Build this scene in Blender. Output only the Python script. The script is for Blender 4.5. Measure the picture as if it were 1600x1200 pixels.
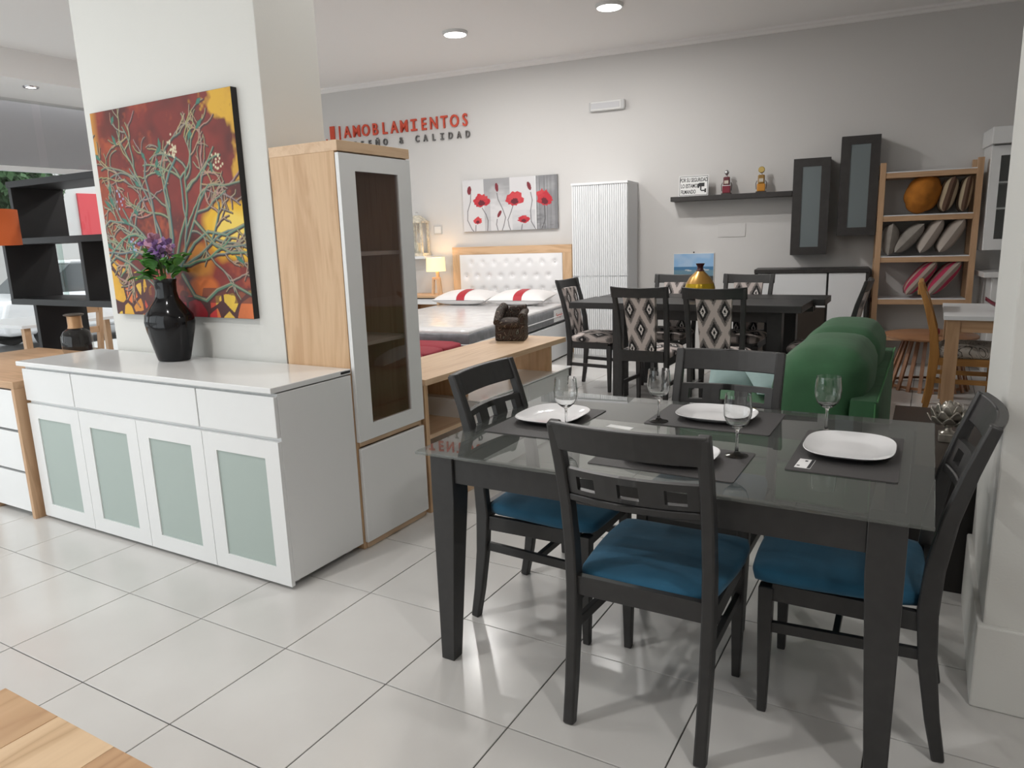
import bpy, bmesh, math, random
import numpy as np
from mathutils import Vector, Matrix

random.seed(7)
RNG = np.random.RandomState(11)
for o in list(bpy.data.objects):
    bpy.data.objects.remove(o)
SC = bpy.context.scene
COL = SC.collection
PI = math.pi

# ------------------------------------------------------------------ camera
CAM_POS = Vector((3.827, -1.633, 1.443))
PITCH, ROLL, HEAD = math.radians(11.467), math.radians(-1.876), math.radians(120.245)
fwd = Vector((math.cos(PITCH) * math.cos(HEAD), math.cos(PITCH) * math.sin(HEAD), -math.sin(PITCH)))
rgt = Vector((math.sin(HEAD), -math.cos(HEAD), 0))
upv = rgt.cross(fwd)
cr = math.cos(ROLL) * rgt + math.sin(ROLL) * upv
cu = -math.sin(ROLL) * rgt + math.cos(ROLL) * upv
cam_d = bpy.data.cameras.new('camera')
cam_d.sensor_width = 36.0
cam_d.lens = 1124.44 / 1600 * 36.0
cam_d.clip_start = 0.02
cam_d.clip_end = 200
cam = bpy.data.objects.new('camera', cam_d)
COL.objects.link(cam)
M = Matrix((cr, cu, -fwd)).transposed().to_4x4()
M.translation = CAM_POS
cam.matrix_world = M
SC.camera = cam

# ------------------------------------------------------------------ world and exposure
world = bpy.data.worlds.new('daylight')
SC.world = world
world.use_nodes = True
bg = world.node_tree.nodes['Background']
bg.inputs[0].default_value = (0.93, 0.97, 1.0, 1)
bg.inputs[1].default_value = 2.5
SC.view_settings.view_transform = 'Standard'
SC.view_settings.look = 'None'
SC.view_settings.gamma = 1.0
SC.view_settings.use_curve_mapping = False
SC.view_settings.exposure = 0.0
SC.cycles.max_bounces = 10
SC.cycles.transparent_max_bounces = 24
SC.cycles.transmission_bounces = 12
SC.cycles.sample_clamp_indirect = 6.0
SC.cycles.caustics_reflective = False
SC.cycles.caustics_refractive = False

CEIL = 3.52
LAMP_W = 46.0
LAMPS = [  # x, y, watt factor of the round downlights
    (-0.56, 4.97, 0.50), (1.08, 5.08, 0.28), (0.90, 4.42, 1.05),
    (1.05, -1.75, 0.90), (4.75, -1.05, 0.5), (-1.6, -0.9, 0.6), (2.2, 1.3, 0.3), (-1.6, 2.9, 0.8),
]
for i, (lx, ly, lf) in enumerate(LAMPS):
    ld = bpy.data.lights.new('downlight_light', 'AREA')
    ld.shape = 'DISK'
    ld.size = 0.19
    ld.energy = LAMP_W * lf
    ld.color = (1.0, 0.98, 0.955)
    lo = bpy.data.objects.new('downlight_light', ld)
    lo.location = (lx, ly, CEIL - 0.032)
    COL.objects.link(lo)

# ------------------------------------------------------------------ back wall frame
WA = math.radians(6.58)
WO = Vector((0, 6.607, 0))
WU = Vector((math.cos(WA), math.sin(WA), 0))
WN = Vector((math.sin(WA), -math.cos(WA), 0))


def wl(u, d, z):
    return WO + WU * u + WN * d + Vector((0, 0, z))


# ------------------------------------------------------------------ materials
MATS = {}


def newmat(name):
    m = bpy.data.materials.new(name)
    m.use_nodes = True
    nt = m.node_tree
    b = nt.nodes['Principled BSDF']
    return m, nt, b


def plain(name, col, rough=0.5, metal=0.0, spec=0.5, sheen=0.0, coat=0.0, noise=0.0, nscale=8.0, bump=0.0, bscale=60.0, alpha=1.0):
    if name in MATS:
        return MATS[name]
    m, nt, b = newmat(name)
    b.inputs['Base Color'].default_value = (*col, 1)
    b.inputs['Roughness'].default_value = rough
    b.inputs['Metallic'].default_value = metal
    b.inputs['Specular IOR Level'].default_value = spec
    b.inputs['Sheen Weight'].default_value = sheen
    b.inputs['Coat Weight'].default_value = coat
    if noise or bump:
        tc = nt.nodes.new('ShaderNodeTexCoord')
    if noise:
        n = nt.nodes.new('ShaderNodeTexNoise')
        n.inputs['Scale'].default_value = nscale
        n.inputs['Detail'].default_value = 5
        nt.links.new(tc.outputs['Object'], n.inputs['Vector'])
        r = nt.nodes.new('ShaderNodeValToRGB')
        r.color_ramp.elements[0].position = 0.3
        r.color_ramp.elements[1].position = 0.7
        r.color_ramp.elements[0].color = (*[c * (1 - noise) for c in col], 1)
        r.color_ramp.elements[1].color = (*[min(1, c * (1 + noise)) for c in col], 1)
        nt.links.new(n.outputs['Fac'], r.inputs['Fac'])
        nt.links.new(r.outputs['Color'], b.inputs['Base Color'])
    if bump:
        n2 = nt.nodes.new('ShaderNodeTexNoise')
        n2.inputs['Scale'].default_value = bscale
        n2.inputs['Detail'].default_value = 3
        nt.links.new(tc.outputs['Object'], n2.inputs['Vector'])
        bp = nt.nodes.new('ShaderNodeBump')
        bp.inputs['Strength'].default_value = bump
        bp.inputs['Distance'].default_value = 0.01
        nt.links.new(n2.outputs['Fac'], bp.inputs['Height'])
        nt.links.new(bp.outputs['Normal'], b.inputs['Normal'])
    MATS[name] = m
    return m


def wood(name, ca, cb, axis=2, rough=0.42, scale=1.0, rings=False):
    """plank wood, grain running along the given local axis"""
    if name in MATS:
        return MATS[name]
    m, nt, b = newmat(name)
    tc = nt.nodes.new('ShaderNodeTexCoord')
    mp = nt.nodes.new('ShaderNodeMapping')
    s = [9 * scale] * 3
    s[axis] = 0.9 * scale
    mp.inputs['Scale'].default_value = s
    nt.links.new(tc.outputs['Object'], mp.inputs['Vector'])
    n = nt.nodes.new('ShaderNodeTexNoise')
    n.inputs['Scale'].default_value = 1.6
    n.inputs['Detail'].default_value = 6
    n.inputs['Distortion'].default_value = 1.2
    nt.links.new(mp.outputs['Vector'], n.inputs['Vector'])
    mul = nt.nodes.new('ShaderNodeMath')
    mul.operation = 'MULTIPLY'
    mul.inputs[1].default_value = 14.0
    nt.links.new(n.outputs['Fac'], mul.inputs[0])
    sn = nt.nodes.new('ShaderNodeMath')
    sn.operation = 'SINE'
    nt.links.new(mul.outputs[0], sn.inputs[0])
    mr = nt.nodes.new('ShaderNodeMapRange')
    mr.inputs['From Min'].default_value = -1
    mr.inputs['From Max'].default_value = 1
    nt.links.new(sn.outputs[0], mr.inputs['Value'])
    ring_out = mr.outputs['Result']
    if rings:                      # thin dark growth rings instead of broad bands
        mul.inputs[1].default_value = 34.0
        n.inputs['Detail'].default_value = 1.5
        n.inputs['Distortion'].default_value = 0.5
        pw = nt.nodes.new('ShaderNodeMath')
        pw.operation = 'POWER'
        pw.inputs[1].default_value = 0.28
        nt.links.new(ring_out, pw.inputs[0])
        ring_out = pw.outputs[0]
    mp2 = nt.nodes.new('ShaderNodeMapping')
    s2 = [70 * scale] * 3
    s2[axis] = 2.5 * scale
    mp2.inputs['Scale'].default_value = s2
    nt.links.new(tc.outputs['Object'], mp2.inputs['Vector'])
    n2 = nt.nodes.new('ShaderNodeTexNoise')
    n2.inputs['Scale'].default_value = 1.0
    n2.inputs['Detail'].default_value = 3
    nt.links.new(mp2.outputs['Vector'], n2.inputs['Vector'])
    mx = nt.nodes.new('ShaderNodeMath')
    mx.operation = 'MULTIPLY_ADD'
    mx.inputs[1].default_value = 0.55
    nt.links.new(ring_out, mx.inputs[0])
    mx2 = nt.nodes.new('ShaderNodeMath')
    mx2.operation = 'MULTIPLY'
    mx2.inputs[1].default_value = 0.5
    nt.links.new(n2.outputs['Fac'], mx2.inputs[0])
    nt.links.new(mx2.outputs[0], mx.inputs[2])
    r = nt.nodes.new('ShaderNodeValToRGB')
    r.color_ramp.elements[0].position = 0.1
    r.color_ramp.elements[1].position = 0.85
    r.color_ramp.elements[0].color = (*cb, 1)
    r.color_ramp.elements[1].color = (*ca, 1)
    nt.links.new(mx.outputs[0], r.inputs['Fac'])
    nt.links.new(r.outputs['Color'], b.inputs['Base Color'])
    b.inputs['Roughness'].default_value = rough
    MATS[name] = m
    return m


def clear_glass(name, tint, refl=1.0, ior=1.5, rough=0.0, film=0.0, body=(0.36, 0.38, 0.355)):
    """thin sheet glass: tinted transparency with a fresnel reflection"""
    if name in MATS:
        return MATS[name]
    m = bpy.data.materials.new(name)
    m.use_nodes = True
    nt = m.node_tree
    nt.nodes.clear()
    out = nt.nodes.new('ShaderNodeOutputMaterial')
    tr = nt.nodes.new('ShaderNodeBsdfTransparent')
    tr.inputs['Color'].default_value = (*[c ** 0.5 for c in tint], 1)   # two faces per sheet
    gl = nt.nodes.new('ShaderNodeBsdfGlossy')
    gl.inputs['Color'].default_value = (refl, refl, refl, 1)
    gl.inputs['Roughness'].default_value = rough
    fr = nt.nodes.new('ShaderNodeFresnel')
    fr.inputs['IOR'].default_value = ior
    mx = nt.nodes.new('ShaderNodeMixShader')
    ge = nt.nodes.new('ShaderNodeNewGeometry')      # only the entry face reflects
    iv = nt.nodes.new('ShaderNodeMath')
    iv.operation = 'SUBTRACT'
    iv.inputs[0].default_value = 1.0
    nt.links.new(ge.outputs['Backfacing'], iv.inputs[1])
    mu = nt.nodes.new('ShaderNodeMath')
    mu.operation = 'MULTIPLY'
    nt.links.new(fr.outputs[0], mu.inputs[0])
    nt.links.new(iv.outputs[0], mu.inputs[1])
    nt.links.new(mu.outputs[0], mx.inputs[0])
    if film:                                        # dust and body colour, plus haze painted in for reflection and interior light
        df = nt.nodes.new('ShaderNodeBsdfDiffuse')
        df.inputs['Color'].default_value = (*body, 1)
        m2 = nt.nodes.new('ShaderNodeMixShader')
        m2.inputs[0].default_value = film
        nt.links.new(tr.outputs[0], m2.inputs[1])
        nt.links.new(df.outputs[0], m2.inputs[2])
        nt.links.new(m2.outputs[0], mx.inputs[1])
    else:
        nt.links.new(tr.outputs[0], mx.inputs[1])
    nt.links.new(gl.outputs[0], mx.inputs[2])
    nt.links.new(mx.outputs[0], out.inputs['Surface'])
    MATS[name] = m
    return m


def crystal(name):
    if name in MATS:
        return MATS[name]
    m, nt, b = newmat(name)
    b.inputs['Base Color'].default_value = (0.98, 0.99, 0.99, 1)
    b.inputs['Transmission Weight'].default_value = 1.0
    b.inputs['Roughness'].default_value = 0.0
    b.inputs['IOR'].default_value = 1.47
    MATS[name] = m
    return m


def emit(name, col, strength):
    if name in MATS:
        return MATS[name]
    m, nt, b = newmat(name)
    b.inputs['Base Color'].default_value = (*col, 1)
    b.inputs['Emission Color'].default_value = (*col, 1)
    b.inputs['Emission Strength'].default_value = strength
    MATS[name] = m
    return m


def painted(name, rough=0.6, attr='paint'):
    """flat print: colours stored on the canvas mesh"""
    if name in MATS:
        return MATS[name]
    m, nt, b = newmat(name)
    a = nt.nodes.new('ShaderNodeAttribute')
    a.attribute_name = attr
    nt.links.new(a.outputs['Color'], b.inputs['Base Color'])
    b.inputs['Roughness'].default_value = rough
    MATS[name] = m
    return m


def ramp_set(r, stops, interp='LINEAR'):
    cr_ = r.color_ramp
    cr_.interpolation = interp
    while len(cr_.elements) > 1:
        cr_.elements.remove(cr_.elements[-1])
    cr_.elements[0].position = stops[0][0]
    cr_.elements[0].color = (*stops[0][1], 1)
    for p, c in stops[1:]:
        e = cr_.elements.new(p)
        e.color = (*c, 1)


def ikat(name, ax, ay, px, py, ox=0.0, oy=0.0):
    """woven fabric of staggered nested diamonds; ax, ay = local axes, px, py = repeat in metres"""
    if name in MATS:
        return MATS[name]
    m, nt, b = newmat(name)
    L = nt.links.new
    tc = nt.nodes.new('ShaderNodeTexCoord')
    nz = nt.nodes.new('ShaderNodeTexNoise')
    nz.inputs['Scale'].default_value = 120
    L(tc.outputs['Object'], nz.inputs['Vector'])
    sx = nt.nodes.new('ShaderNodeSeparateXYZ')
    L(tc.outputs['Object'], sx.inputs[0])

    def math_(op, a, bb=None):
        n = nt.nodes.new('ShaderNodeMath')
        n.operation = op
        for k, v in enumerate((a, bb)):
            if v is None:
                continue
            if isinstance(v, (int, float)):
                n.inputs[k].default_value = v
            else:
                L(v, n.inputs[k])
        return n.outputs[0]
    jit = math_('MULTIPLY', math_('SUBTRACT', nz.outputs['Fac'], 0.5), 0.16)
    uu = math_('ADD', math_('ADD', math_('DIVIDE', sx.outputs[ax], px), ox + 50), 0)
    vv = math_('ADD', math_('ADD', math_('DIVIDE', sx.outputs[ay], py), oy + 50), jit)

    def dist(off):
        a = math_('ABSOLUTE', math_('SUBTRACT', math_('FRACT', math_('ADD', uu, off)), 0.5))
        c = math_('ABSOLUTE', math_('SUBTRACT', math_('FRACT', math_('ADD', vv, off)), 0.5))
        return math_('ADD', a, c)
    d = math_('MINIMUM', dist(0.0), dist(0.5))
    r = nt.nodes.new('ShaderNodeValToRGB')
    dk, lt, gy, be = (0.012, 0.011, 0.012), (0.72, 0.68, 0.66), (0.15, 0.13, 0.125), (0.55, 0.48, 0.45)
    ramp_set(r, [(0.0, dk), (0.055, dk), (0.07, lt), (0.125, lt), (0.145, dk), (0.235, dk), (0.26, gy), (0.35, (0.2, 0.18, 0.17)), (0.385, be), (0.5, be)])
    L(d, r.inputs['Fac'])
    L(r.outputs['Color'], b.inputs['Base Color'])
    b.inputs['Roughness'].default_value = 0.85
    MATS[name] = m
    return m


def stripes(name, axis, period, cols, rough=0.9, off=0.0, noise=0.02):
    if name in MATS:
        return MATS[name]
    m, nt, b = newmat(name)
    L = nt.links.new
    tc = nt.nodes.new('ShaderNodeTexCoord')
    sx = nt.nodes.new('ShaderNodeSeparateXYZ')
    L(tc.outputs['Object'], sx.inputs[0])
    a = nt.nodes.new('ShaderNodeMath')
    a.operation = 'DIVIDE'
    a.inputs[1].default_value = period
    L(sx.outputs[axis], a.inputs[0])
    a2 = nt.nodes.new('ShaderNodeMath')
    a2.inputs[1].default_value = 20 + off
    L(a.outputs[0], a2.inputs[0])
    f = nt.nodes.new('ShaderNodeMath')
    f.operation = 'FRACT'
    L(a2.outputs[0], f.inputs[0])
    r = nt.nodes.new('ShaderNodeValToRGB')
    n = len(cols)
    ramp_set(r, [(i / n, c) for i, c in enumerate(cols)], 'CONSTANT')
    L(f.outputs[0], r.inputs['Fac'])
    L(r.outputs['Color'], b.inputs['Base Color'])
    b.inputs['Roughness'].default_value = rough
    MATS[name] = m
    return m


def swirl_fabric(name, ground, line, scale=9.0, width=0.035, line2=None):
    """printed fabric with looping thin lines"""
    if name in MATS:
        return MATS[name]
    m, nt, b = newmat(name)
    L = nt.links.new
    tc = nt.nodes.new('ShaderNodeTexCoord')
    nz = nt.nodes.new('ShaderNodeTexNoise')
    nz.inputs['Scale'].default_value = scale
    nz.inputs['Detail'].default_value = 0.5
    nz.inputs['Distortion'].default_value = 1.4
    L(tc.outputs['Object'], nz.inputs['Vector'])
    mu = nt.nodes.new('ShaderNodeMath')
    mu.operation = 'MULTIPLY'
    mu.inputs[1].default_value = 5.0
    L(nz.outputs['Fac'], mu.inputs[0])
    fr = nt.nodes.new('ShaderNodeMath')
    fr.operation = 'FRACT'
    L(mu.outputs[0], fr.inputs[0])
    r = nt.nodes.new('ShaderNodeValToRGB')
    l2 = line2 or line
    ramp_set(r, [(0, ground), (0.30, ground), (0.30 + width, line), (0.30 + 2 * width, line), (0.30 + 3 * width, ground), (0.75, ground), (0.75 + width, l2), (0.75 + 2 * width, l2), (0.75 + 3 * width, ground)])
    L(fr.outputs[0], r.inputs['Fac'])
    L(r.outputs['Color'], b.inputs['Base Color'])
    b.inputs['Roughness'].default_value = 0.75
    MATS[name] = m
    return m


WHITE = plain('white_lacquer', (0.80, 0.81, 0.81), rough=0.22, coat=0.25)
WHITE_M = plain('white_satin', (0.78, 0.79, 0.80), rough=0.4)
BLACKW = plain('black_stained_wood', (0.027, 0.0265, 0.0265), rough=0.42, noise=0.12, nscale=30)
WENGE = plain('wenge', (0.034, 0.031, 0.030), rough=0.45, noise=0.15, nscale=25)
DARKBROWN = plain('dark_brown_laminate', (0.035, 0.026, 0.022), rough=0.32)
BLUE = plain('blue_velvet', (0.012, 0.095, 0.175), rough=0.85, sheen=0.12, noise=0.12, nscale=9, bump=0.15, bscale=25)
GREEN = plain('green_velvet', (0.036, 0.125, 0.052), rough=0.8, sheen=0.08, noise=0.14, nscale=6, bump=0.25, bscale=14)
TEAL = plain('teal_cotton', (0.29, 0.40, 0.395), rough=0.9, noise=0.08, nscale=8, bump=0.3, bscale=12)
WALL = plain('wall_paint', (0.645, 0.63, 0.615), rough=0.9, bump=0.05, bscale=140)
COLUMN_P = plain('column_paint', (0.69, 0.69, 0.66), rough=0.85, bump=0.05, bscale=140)
CEILP = plain('ceiling_paint', (0.86, 0.84, 0.825), rough=0.95)
WOODX = wood('maple_x', (0.68, 0.45, 0.265), (0.51, 0.31, 0.165), axis=0)
WOODY = wood('maple_y', (0.72, 0.52, 0.345), (0.60, 0.40, 0.245), axis=1)
WOODZ = wood('maple_z', (0.67, 0.455, 0.27), (0.53, 0.325, 0.175), axis=2)
OAKX = wood('oak_x', (0.56, 0.355, 0.21), (0.43, 0.26, 0.14), axis=0)
OAKY = wood('oak_y', (0.56, 0.355, 0.21), (0.43, 0.26, 0.14), axis=1)
OAKZ = wood('oak_z', (0.56, 0.355, 0.21), (0.43, 0.26, 0.14), axis=2)
FROST = plain('frosted_glass', (0.40, 0.475, 0.445), rough=0.38, spec=0.6)
FROSTD = plain('frosted_grey_glass', (0.155, 0.185, 0.195), rough=0.3, spec=0.6)
SMOKE = clear_glass('smoked_cabinet_glass', (0.66, 0.58, 0.53), 0.9, 1.6, film=0.10, body=(0.20, 0.14, 0.11))  # brown haze in the glass colour brightens the dim cabinet interior
TABLEGL = clear_glass('smoked_table_glass', (0.52, 0.545, 0.53), 0.95, 1.62, film=0.13)  # grey haze: dust, plus reflected brightness put into the glass colour
WINEGL = clear_glass('lantern_glass', (0.94, 0.95, 0.95), 1.0, 1.5)
CRYSTAL = crystal('wine_glass')
WINDOWGL = clear_glass('window_glass', (0.93, 0.95, 0.95), 1.0, 1.45)
CHINA = plain('white_china', (0.82, 0.82, 0.83), rough=0.12, coat=0.3)
CHROME = plain('chrome', (0.7, 0.7, 0.72), rough=0.2, metal=1.0)
GREYP = plain('grey_plastic', (0.52, 0.52, 0.52), rough=0.5)
WHITEP = plain('white_plastic', (0.72, 0.72, 0.71), rough=0.5)
REDLET = plain('red_letter_acrylic', (0.62, 0.075, 0.035), rough=0.45)
GREYLET = plain('grey_letter_acrylic', (0.13, 0.125, 0.12), rough=0.45)
INK = plain('black_ink', (0.015, 0.015, 0.017), rough=0.6)
PAPER = plain('white_card', (0.82, 0.82, 0.81), rough=0.7)


# ------------------------------------------------------------------ mesh helpers
class MB:
    def __init__(self):
        self.v, self.f = [], []

    def add(self, vs, fs):
        b = len(self.v)
        self.v += [tuple(x) for x in vs]
        self.f += [tuple(b + i for i in q) for q in fs]
        return self

    def box(self, x0, x1, y0, y1, z0, z1):
        return self.add([(x0, y0, z0), (x1, y0, z0), (x1, y1, z0), (x0, y1, z0), (x0, y0, z1), (x1, y0, z1), (x1, y1, z1), (x0, y1, z1)],
                        [(0, 3, 2, 1), (4, 5, 6, 7), (0, 1, 5, 4), (1, 2, 6, 5), (2, 3, 7, 6), (3, 0, 4, 7)])

    def prism(self, poly, axis, a, b):
        """polygon in the two other axes (cyclic order), extruded from a to b along axis"""
        n = len(poly)

        def pt(p, t):
            if axis == 0:
                return (t, p[0], p[1])
            if axis == 1:
                return (p[0], t, p[1])
            return (p[0], p[1], t)
        vs = [pt(p, a) for p in poly] + [pt(p, b) for p in poly]
        fs = [tuple(range(n))[::-1], tuple(range(n, 2 * n))] + [(i, (i + 1) % n, n + (i + 1) % n, n + i) for i in range(n)]
        return self.add(vs, fs)

    def rings(self, rings, cap=True, closed=False):
        n = len(rings[0])
        vs = [p for r in rings for p in r]
        fs = []
        m = len(rings)
        for i in range(m if closed else m - 1):
            for j in range(n):
                a, b = i * n + j, i * n + (j + 1) % n
                c, d = ((i + 1) % m) * n + (j + 1) % n, ((i + 1) % m) * n + j
                fs.append((a, b, c, d))
        if cap and not closed:
            fs.append(tuple(range(n))[::-1])
            fs.append(tuple((m - 1) * n + j for j in range(n)))
        return self.add(vs, fs)

    def tube(self, pts, r, n=8, cap=True):
        pts = [Vector(p) for p in pts]
        rs = r if isinstance(r, (list, tuple)) else [r] * len(pts)
        rr = []
        for i, p in enumerate(pts):
            t = (pts[min(i + 1, len(pts) - 1)] - pts[max(i - 1, 0)]).normalized()
            a = Vector((0, 0, 1)) if abs(t.z) < 0.9 else Vector((1, 0, 0))
            x = t.cross(a).normalized()
            y = x.cross(t)
            rr.append([p + (x * math.cos(2 * PI * k / n) - y * math.sin(2 * PI * k / n)) * rs[i] * -1 for k in range(n)])
        return self.rings(rr, cap)

    def bar(self, pts, w, t, side=(1, 0, 0)):
        """rectangular section w (along side) x t, swept along pts; w and t may be lists"""
        pts = [Vector(p) for p in pts]
        side = Vector(side)
        ws = w if isinstance(w, (list, tuple)) else [w] * len(pts)
        ts = t if isinstance(t, (list, tuple)) else [t] * len(pts)
        rr = []
        for i, p in enumerate(pts):
            d = (pts[min(i + 1, len(pts) - 1)] - pts[max(i - 1, 0)]).normalized()
            nrm = d.cross(side).normalized()
            a, b = side * ws[i] / 2, nrm * ts[i] / 2
            rr.append([p - a - b, p + a - b, p + a + b, p - a + b])
        return self.rings(rr)

    def lathe(self, prof, n=24, c=(0, 0, 0), sx=1.0, sy=1.0):
        rr = [[(c[0] + r * sx * math.cos(2 * PI * k / n), c[1] + r * sy * math.sin(2 * PI * k / n), c[2] + z) for k in range(n)] for r, z in prof]
        self.rings(rr, cap=False)
        b, last = len(self.v) - len(rr) * n, len(self.v) - n
        if prof[0][0] < .002:
            self.f.append(tuple(range(b, b + n))[::-1])
        if prof[-1][0] < .002:
            self.f.append(tuple(range(last, last + n)))
        return self

    def grid(self, fn, nu, nv):
        vs = [fn(i / nu, j / nv) for j in range(nv + 1) for i in range(nu + 1)]
        fs = [(j * (nu + 1) + i, j * (nu + 1) + i + 1, (j + 1) * (nu + 1) + i + 1, (j + 1) * (nu + 1) + i) for j in range(nv) for i in range(nu)]
        return self.add(vs, fs)

    def rbox(self, x0, x1, y0, y1, z0, z1, r, seg=4, puff=0.0):
        """soft box: superellipsoid rounding with optional puffed faces"""
        cx, cy, cz = (x0 + x1) / 2, (y0 + y1) / 2, (z0 + z1) / 2
        hx, hy, hz = (x1 - x0) / 2, (y1 - y0) / 2, (z1 - z0) / 2
        bm = bmesh.new()
        bmesh.ops.create_cube(bm, size=2.0)
        bmesh.ops.subdivide_edges(bm, edges=bm.edges[:], cuts=9, use_grid_fill=True)
        for v in bm.verts:
            p = v.co.copy()
            q = Vector((p.x * hx, p.y * hy, p.z * hz))
            core = Vector((max(-hx + r, min(hx - r, q.x)), max(-hy + r, min(hy - r, q.y)), max(-hz + r, min(hz - r, q.z))))
            d = q - core
            if d.length > 1e-6:
                q = core + d.normalized() * r
            if puff:
                fx, fy, fz = 1 - p.x ** 2, 1 - p.y ** 2, 1 - p.z ** 2
                q.z += puff * p.z * fx * fy if abs(p.z) > .99 else 0
                q.x += puff * p.x * fy * fz if abs(p.x) > .99 else 0
                q.y += puff * p.y * fx * fz if abs(p.y) > .99 else 0
            v.co = q + Vector((cx, cy, cz))
        bm.verts.index_update()
        self.add([v.co[:] for v in bm.verts], [[v.index for v in f.verts] for f in bm.faces])
        bm.free()
        return self

    def xform(self, mat):
        self.v = [tuple(mat @ Vector(p)) for p in self.v]
        return self

    def build(self, name, mat, parent=None, smooth=None, bevel=0.0, seg=2, loc=None, rot=None):
        me = bpy.data.meshes.new(name)
        me.from_pydata(self.v, [], self.f)
        bm = bmesh.new()
        bm.from_mesh(me)
        bmesh.ops.recalc_face_normals(bm, faces=bm.faces[:])
        bm.to_mesh(me)
        bm.free()
        if smooth is not None:
            me.polygons.foreach_set('use_smooth', [True] * len(me.polygons))
            me.set_sharp_from_angle(angle=math.radians(smooth))
        me.materials.append(mat)
        o = bpy.data.objects.new(name, me)
        COL.objects.link(o)
        if parent is not None:
            o.parent = parent
        if loc is not None:
            o.location = loc
        if rot is not None:
            o.rotation_euler = rot
        if bevel:
            md = o.modifiers.new('bevel', 'BEVEL')
            md.width = bevel
            md.segments = seg
            md.limit_method = 'ANGLE'
            md.angle_limit = math.radians(40)
        return o


def box(name, mat, parent, x0, x1, y0, y1, z0, z1, bevel=0.002):
    return MB().box(x0, x1, y0, y1, z0, z1).build(name, mat, parent, bevel=bevel)


def tag(o, label, cat, group=None):
    o['label'] = label
    o['category'] = cat
    if group:
        o['group'] = group
    return o


def thing(name, label, cat, loc=(0, 0, 0), rz=0.0, group=None):
    o = bpy.data.objects.new(name, None)
    o.empty_display_size = 0.1
    COL.objects.link(o)
    o.location = loc
    o.rotation_euler = (0, 0, rz)
    return tag(o, label, cat, group)


def struct(o):
    o['kind'] = 'structure'
    return o


KIDS = {}


def copy_tree(o, parent=None):
    c = o.copy()
    COL.objects.link(c)
    c.parent = parent
    for ch in [k for k in bpy.data.objects if k.parent == o]:
        copy_tree(ch, c)
    return c


def dup(o, loc, rz, label):
    c = copy_tree(o)
    c.location = loc
    c.rotation_euler = (0, 0, rz)
    c['label'] = label
    return c


def text_mesh(name, txt, size, mat, parent, loc, rot, depth=0.002, bold=0.0, align='CENTER', sx=1.0):
    cu_ = bpy.data.curves.new(name, 'FONT')
    cu_.body = txt
    cu_.size = size
    cu_.extrude = depth
    cu_.offset = bold
    cu_.align_x = align
    cu_.resolution_u = 3
    tmp = bpy.data.objects.new('tmp_text', cu_)
    COL.objects.link(tmp)
    dg = bpy.context.evaluated_depsgraph_get()
    me = bpy.data.meshes.new_from_object(tmp.evaluated_get(dg))
    bpy.data.objects.remove(tmp)
    bpy.data.curves.remove(cu_)
    me.name = name
    for v in me.vertices:
        v.co.x *= sx
    me.materials.clear()
    me.materials.append(mat)
    o = bpy.data.objects.new(name, me)
    COL.objects.link(o)
    o.parent = parent
    o.location = loc
    o.rotation_euler = rot
    return o


UPRIGHT = (PI / 2, 0, 0)   # text / cards standing, facing local -Y
#SECTIONS

# ================================================================== THE ROOM
XL, XR, YF = -5.62, 5.5, -2.82
T = 0.47
fb = struct(MB().box(XL - 0.2, XR + 0.2, YF - 0.2, 7.9, -0.2, -0.004).build('floor', plain('grout', (0.055, 0.053, 0.05), rough=0.9)))


def tile_mat():
    m, nt, b = newmat('floor_tile')
    L = nt.links.new
    g = nt.nodes.new('ShaderNodeNewGeometry')
    n = nt.nodes.new('ShaderNodeTexNoise')
    n.inputs['Scale'].default_value = 1.7
    n.inputs['Detail'].default_value = 4
    L(g.outputs['Position'], n.inputs['Vector'])
    r = nt.nodes.new('ShaderNodeValToRGB')
    ramp_set(r, [(0.3, (0.59, 0.575, 0.555)), (0.7, (0.65, 0.64, 0.62))])
    L(n.outputs['Fac'], r.inputs['Fac'])
    L(r.outputs['Color'], b.inputs['Base Color'])
    b.inputs['Roughness'].default_value = 0.2
    b.inputs['Specular IOR Level'].default_value = 0.5
    return m


TILE = tile_mat()
tm = MB()
h = T / 2 - 0.0021
tm.add([(-h, -h, -0.006), (h, -h, -0.006), (h, h, -0.006), (-h, h, -0.006), (-h, -h, -0.0012), (h, -h, -0.0012), (h, h, -0.0012), (-h, h, -0.0012),
        (-h + .001, -h + .001, 0), (h - .001, -h + .001, 0), (h - .001, h - .001, 0), (-h + .001, h - .001, 0)],
       [(0, 1, 5, 4), (1, 2, 6, 5), (2, 3, 7, 6), (3, 0, 4, 7), (4, 5, 9, 8), (5, 6, 10, 9), (6, 7, 11, 10), (7, 4, 8, 11), (8, 9, 10, 11)])
t0 = tm.build('floor_tile', TILE, fb)
cells = []
for i in range(-12, 12):
    for j in range(-6, 16):
        c = Vector(((i + .5) * T, (j + .5) * T, 0))
        q = M.inverted() @ c
        vis = -q.z > 0.3 and abs(q.x / -q.z) < 0.82 and abs(q.y / -q.z) < 0.68
        cells.append((0 if vis else 1, (c - CAM_POS).length, c))
cells.sort(key=lambda a: (a[0], a[1]))
rest = MB()
for k, (_, _, c) in enumerate(cells):
    if k == 0:
        t0.location = c
    elif k < 300:
        o = t0.copy()
        o.location = c
        COL.objects.link(o)
        o.parent = fb
    else:
        rest.box(c.x - h, c.x + h, c.y - h, c.y + h, -0.006, 0)
ro = rest.build('outer_floor_tiles', TILE, fb)
ro['kind'] = 'stuff'

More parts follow.
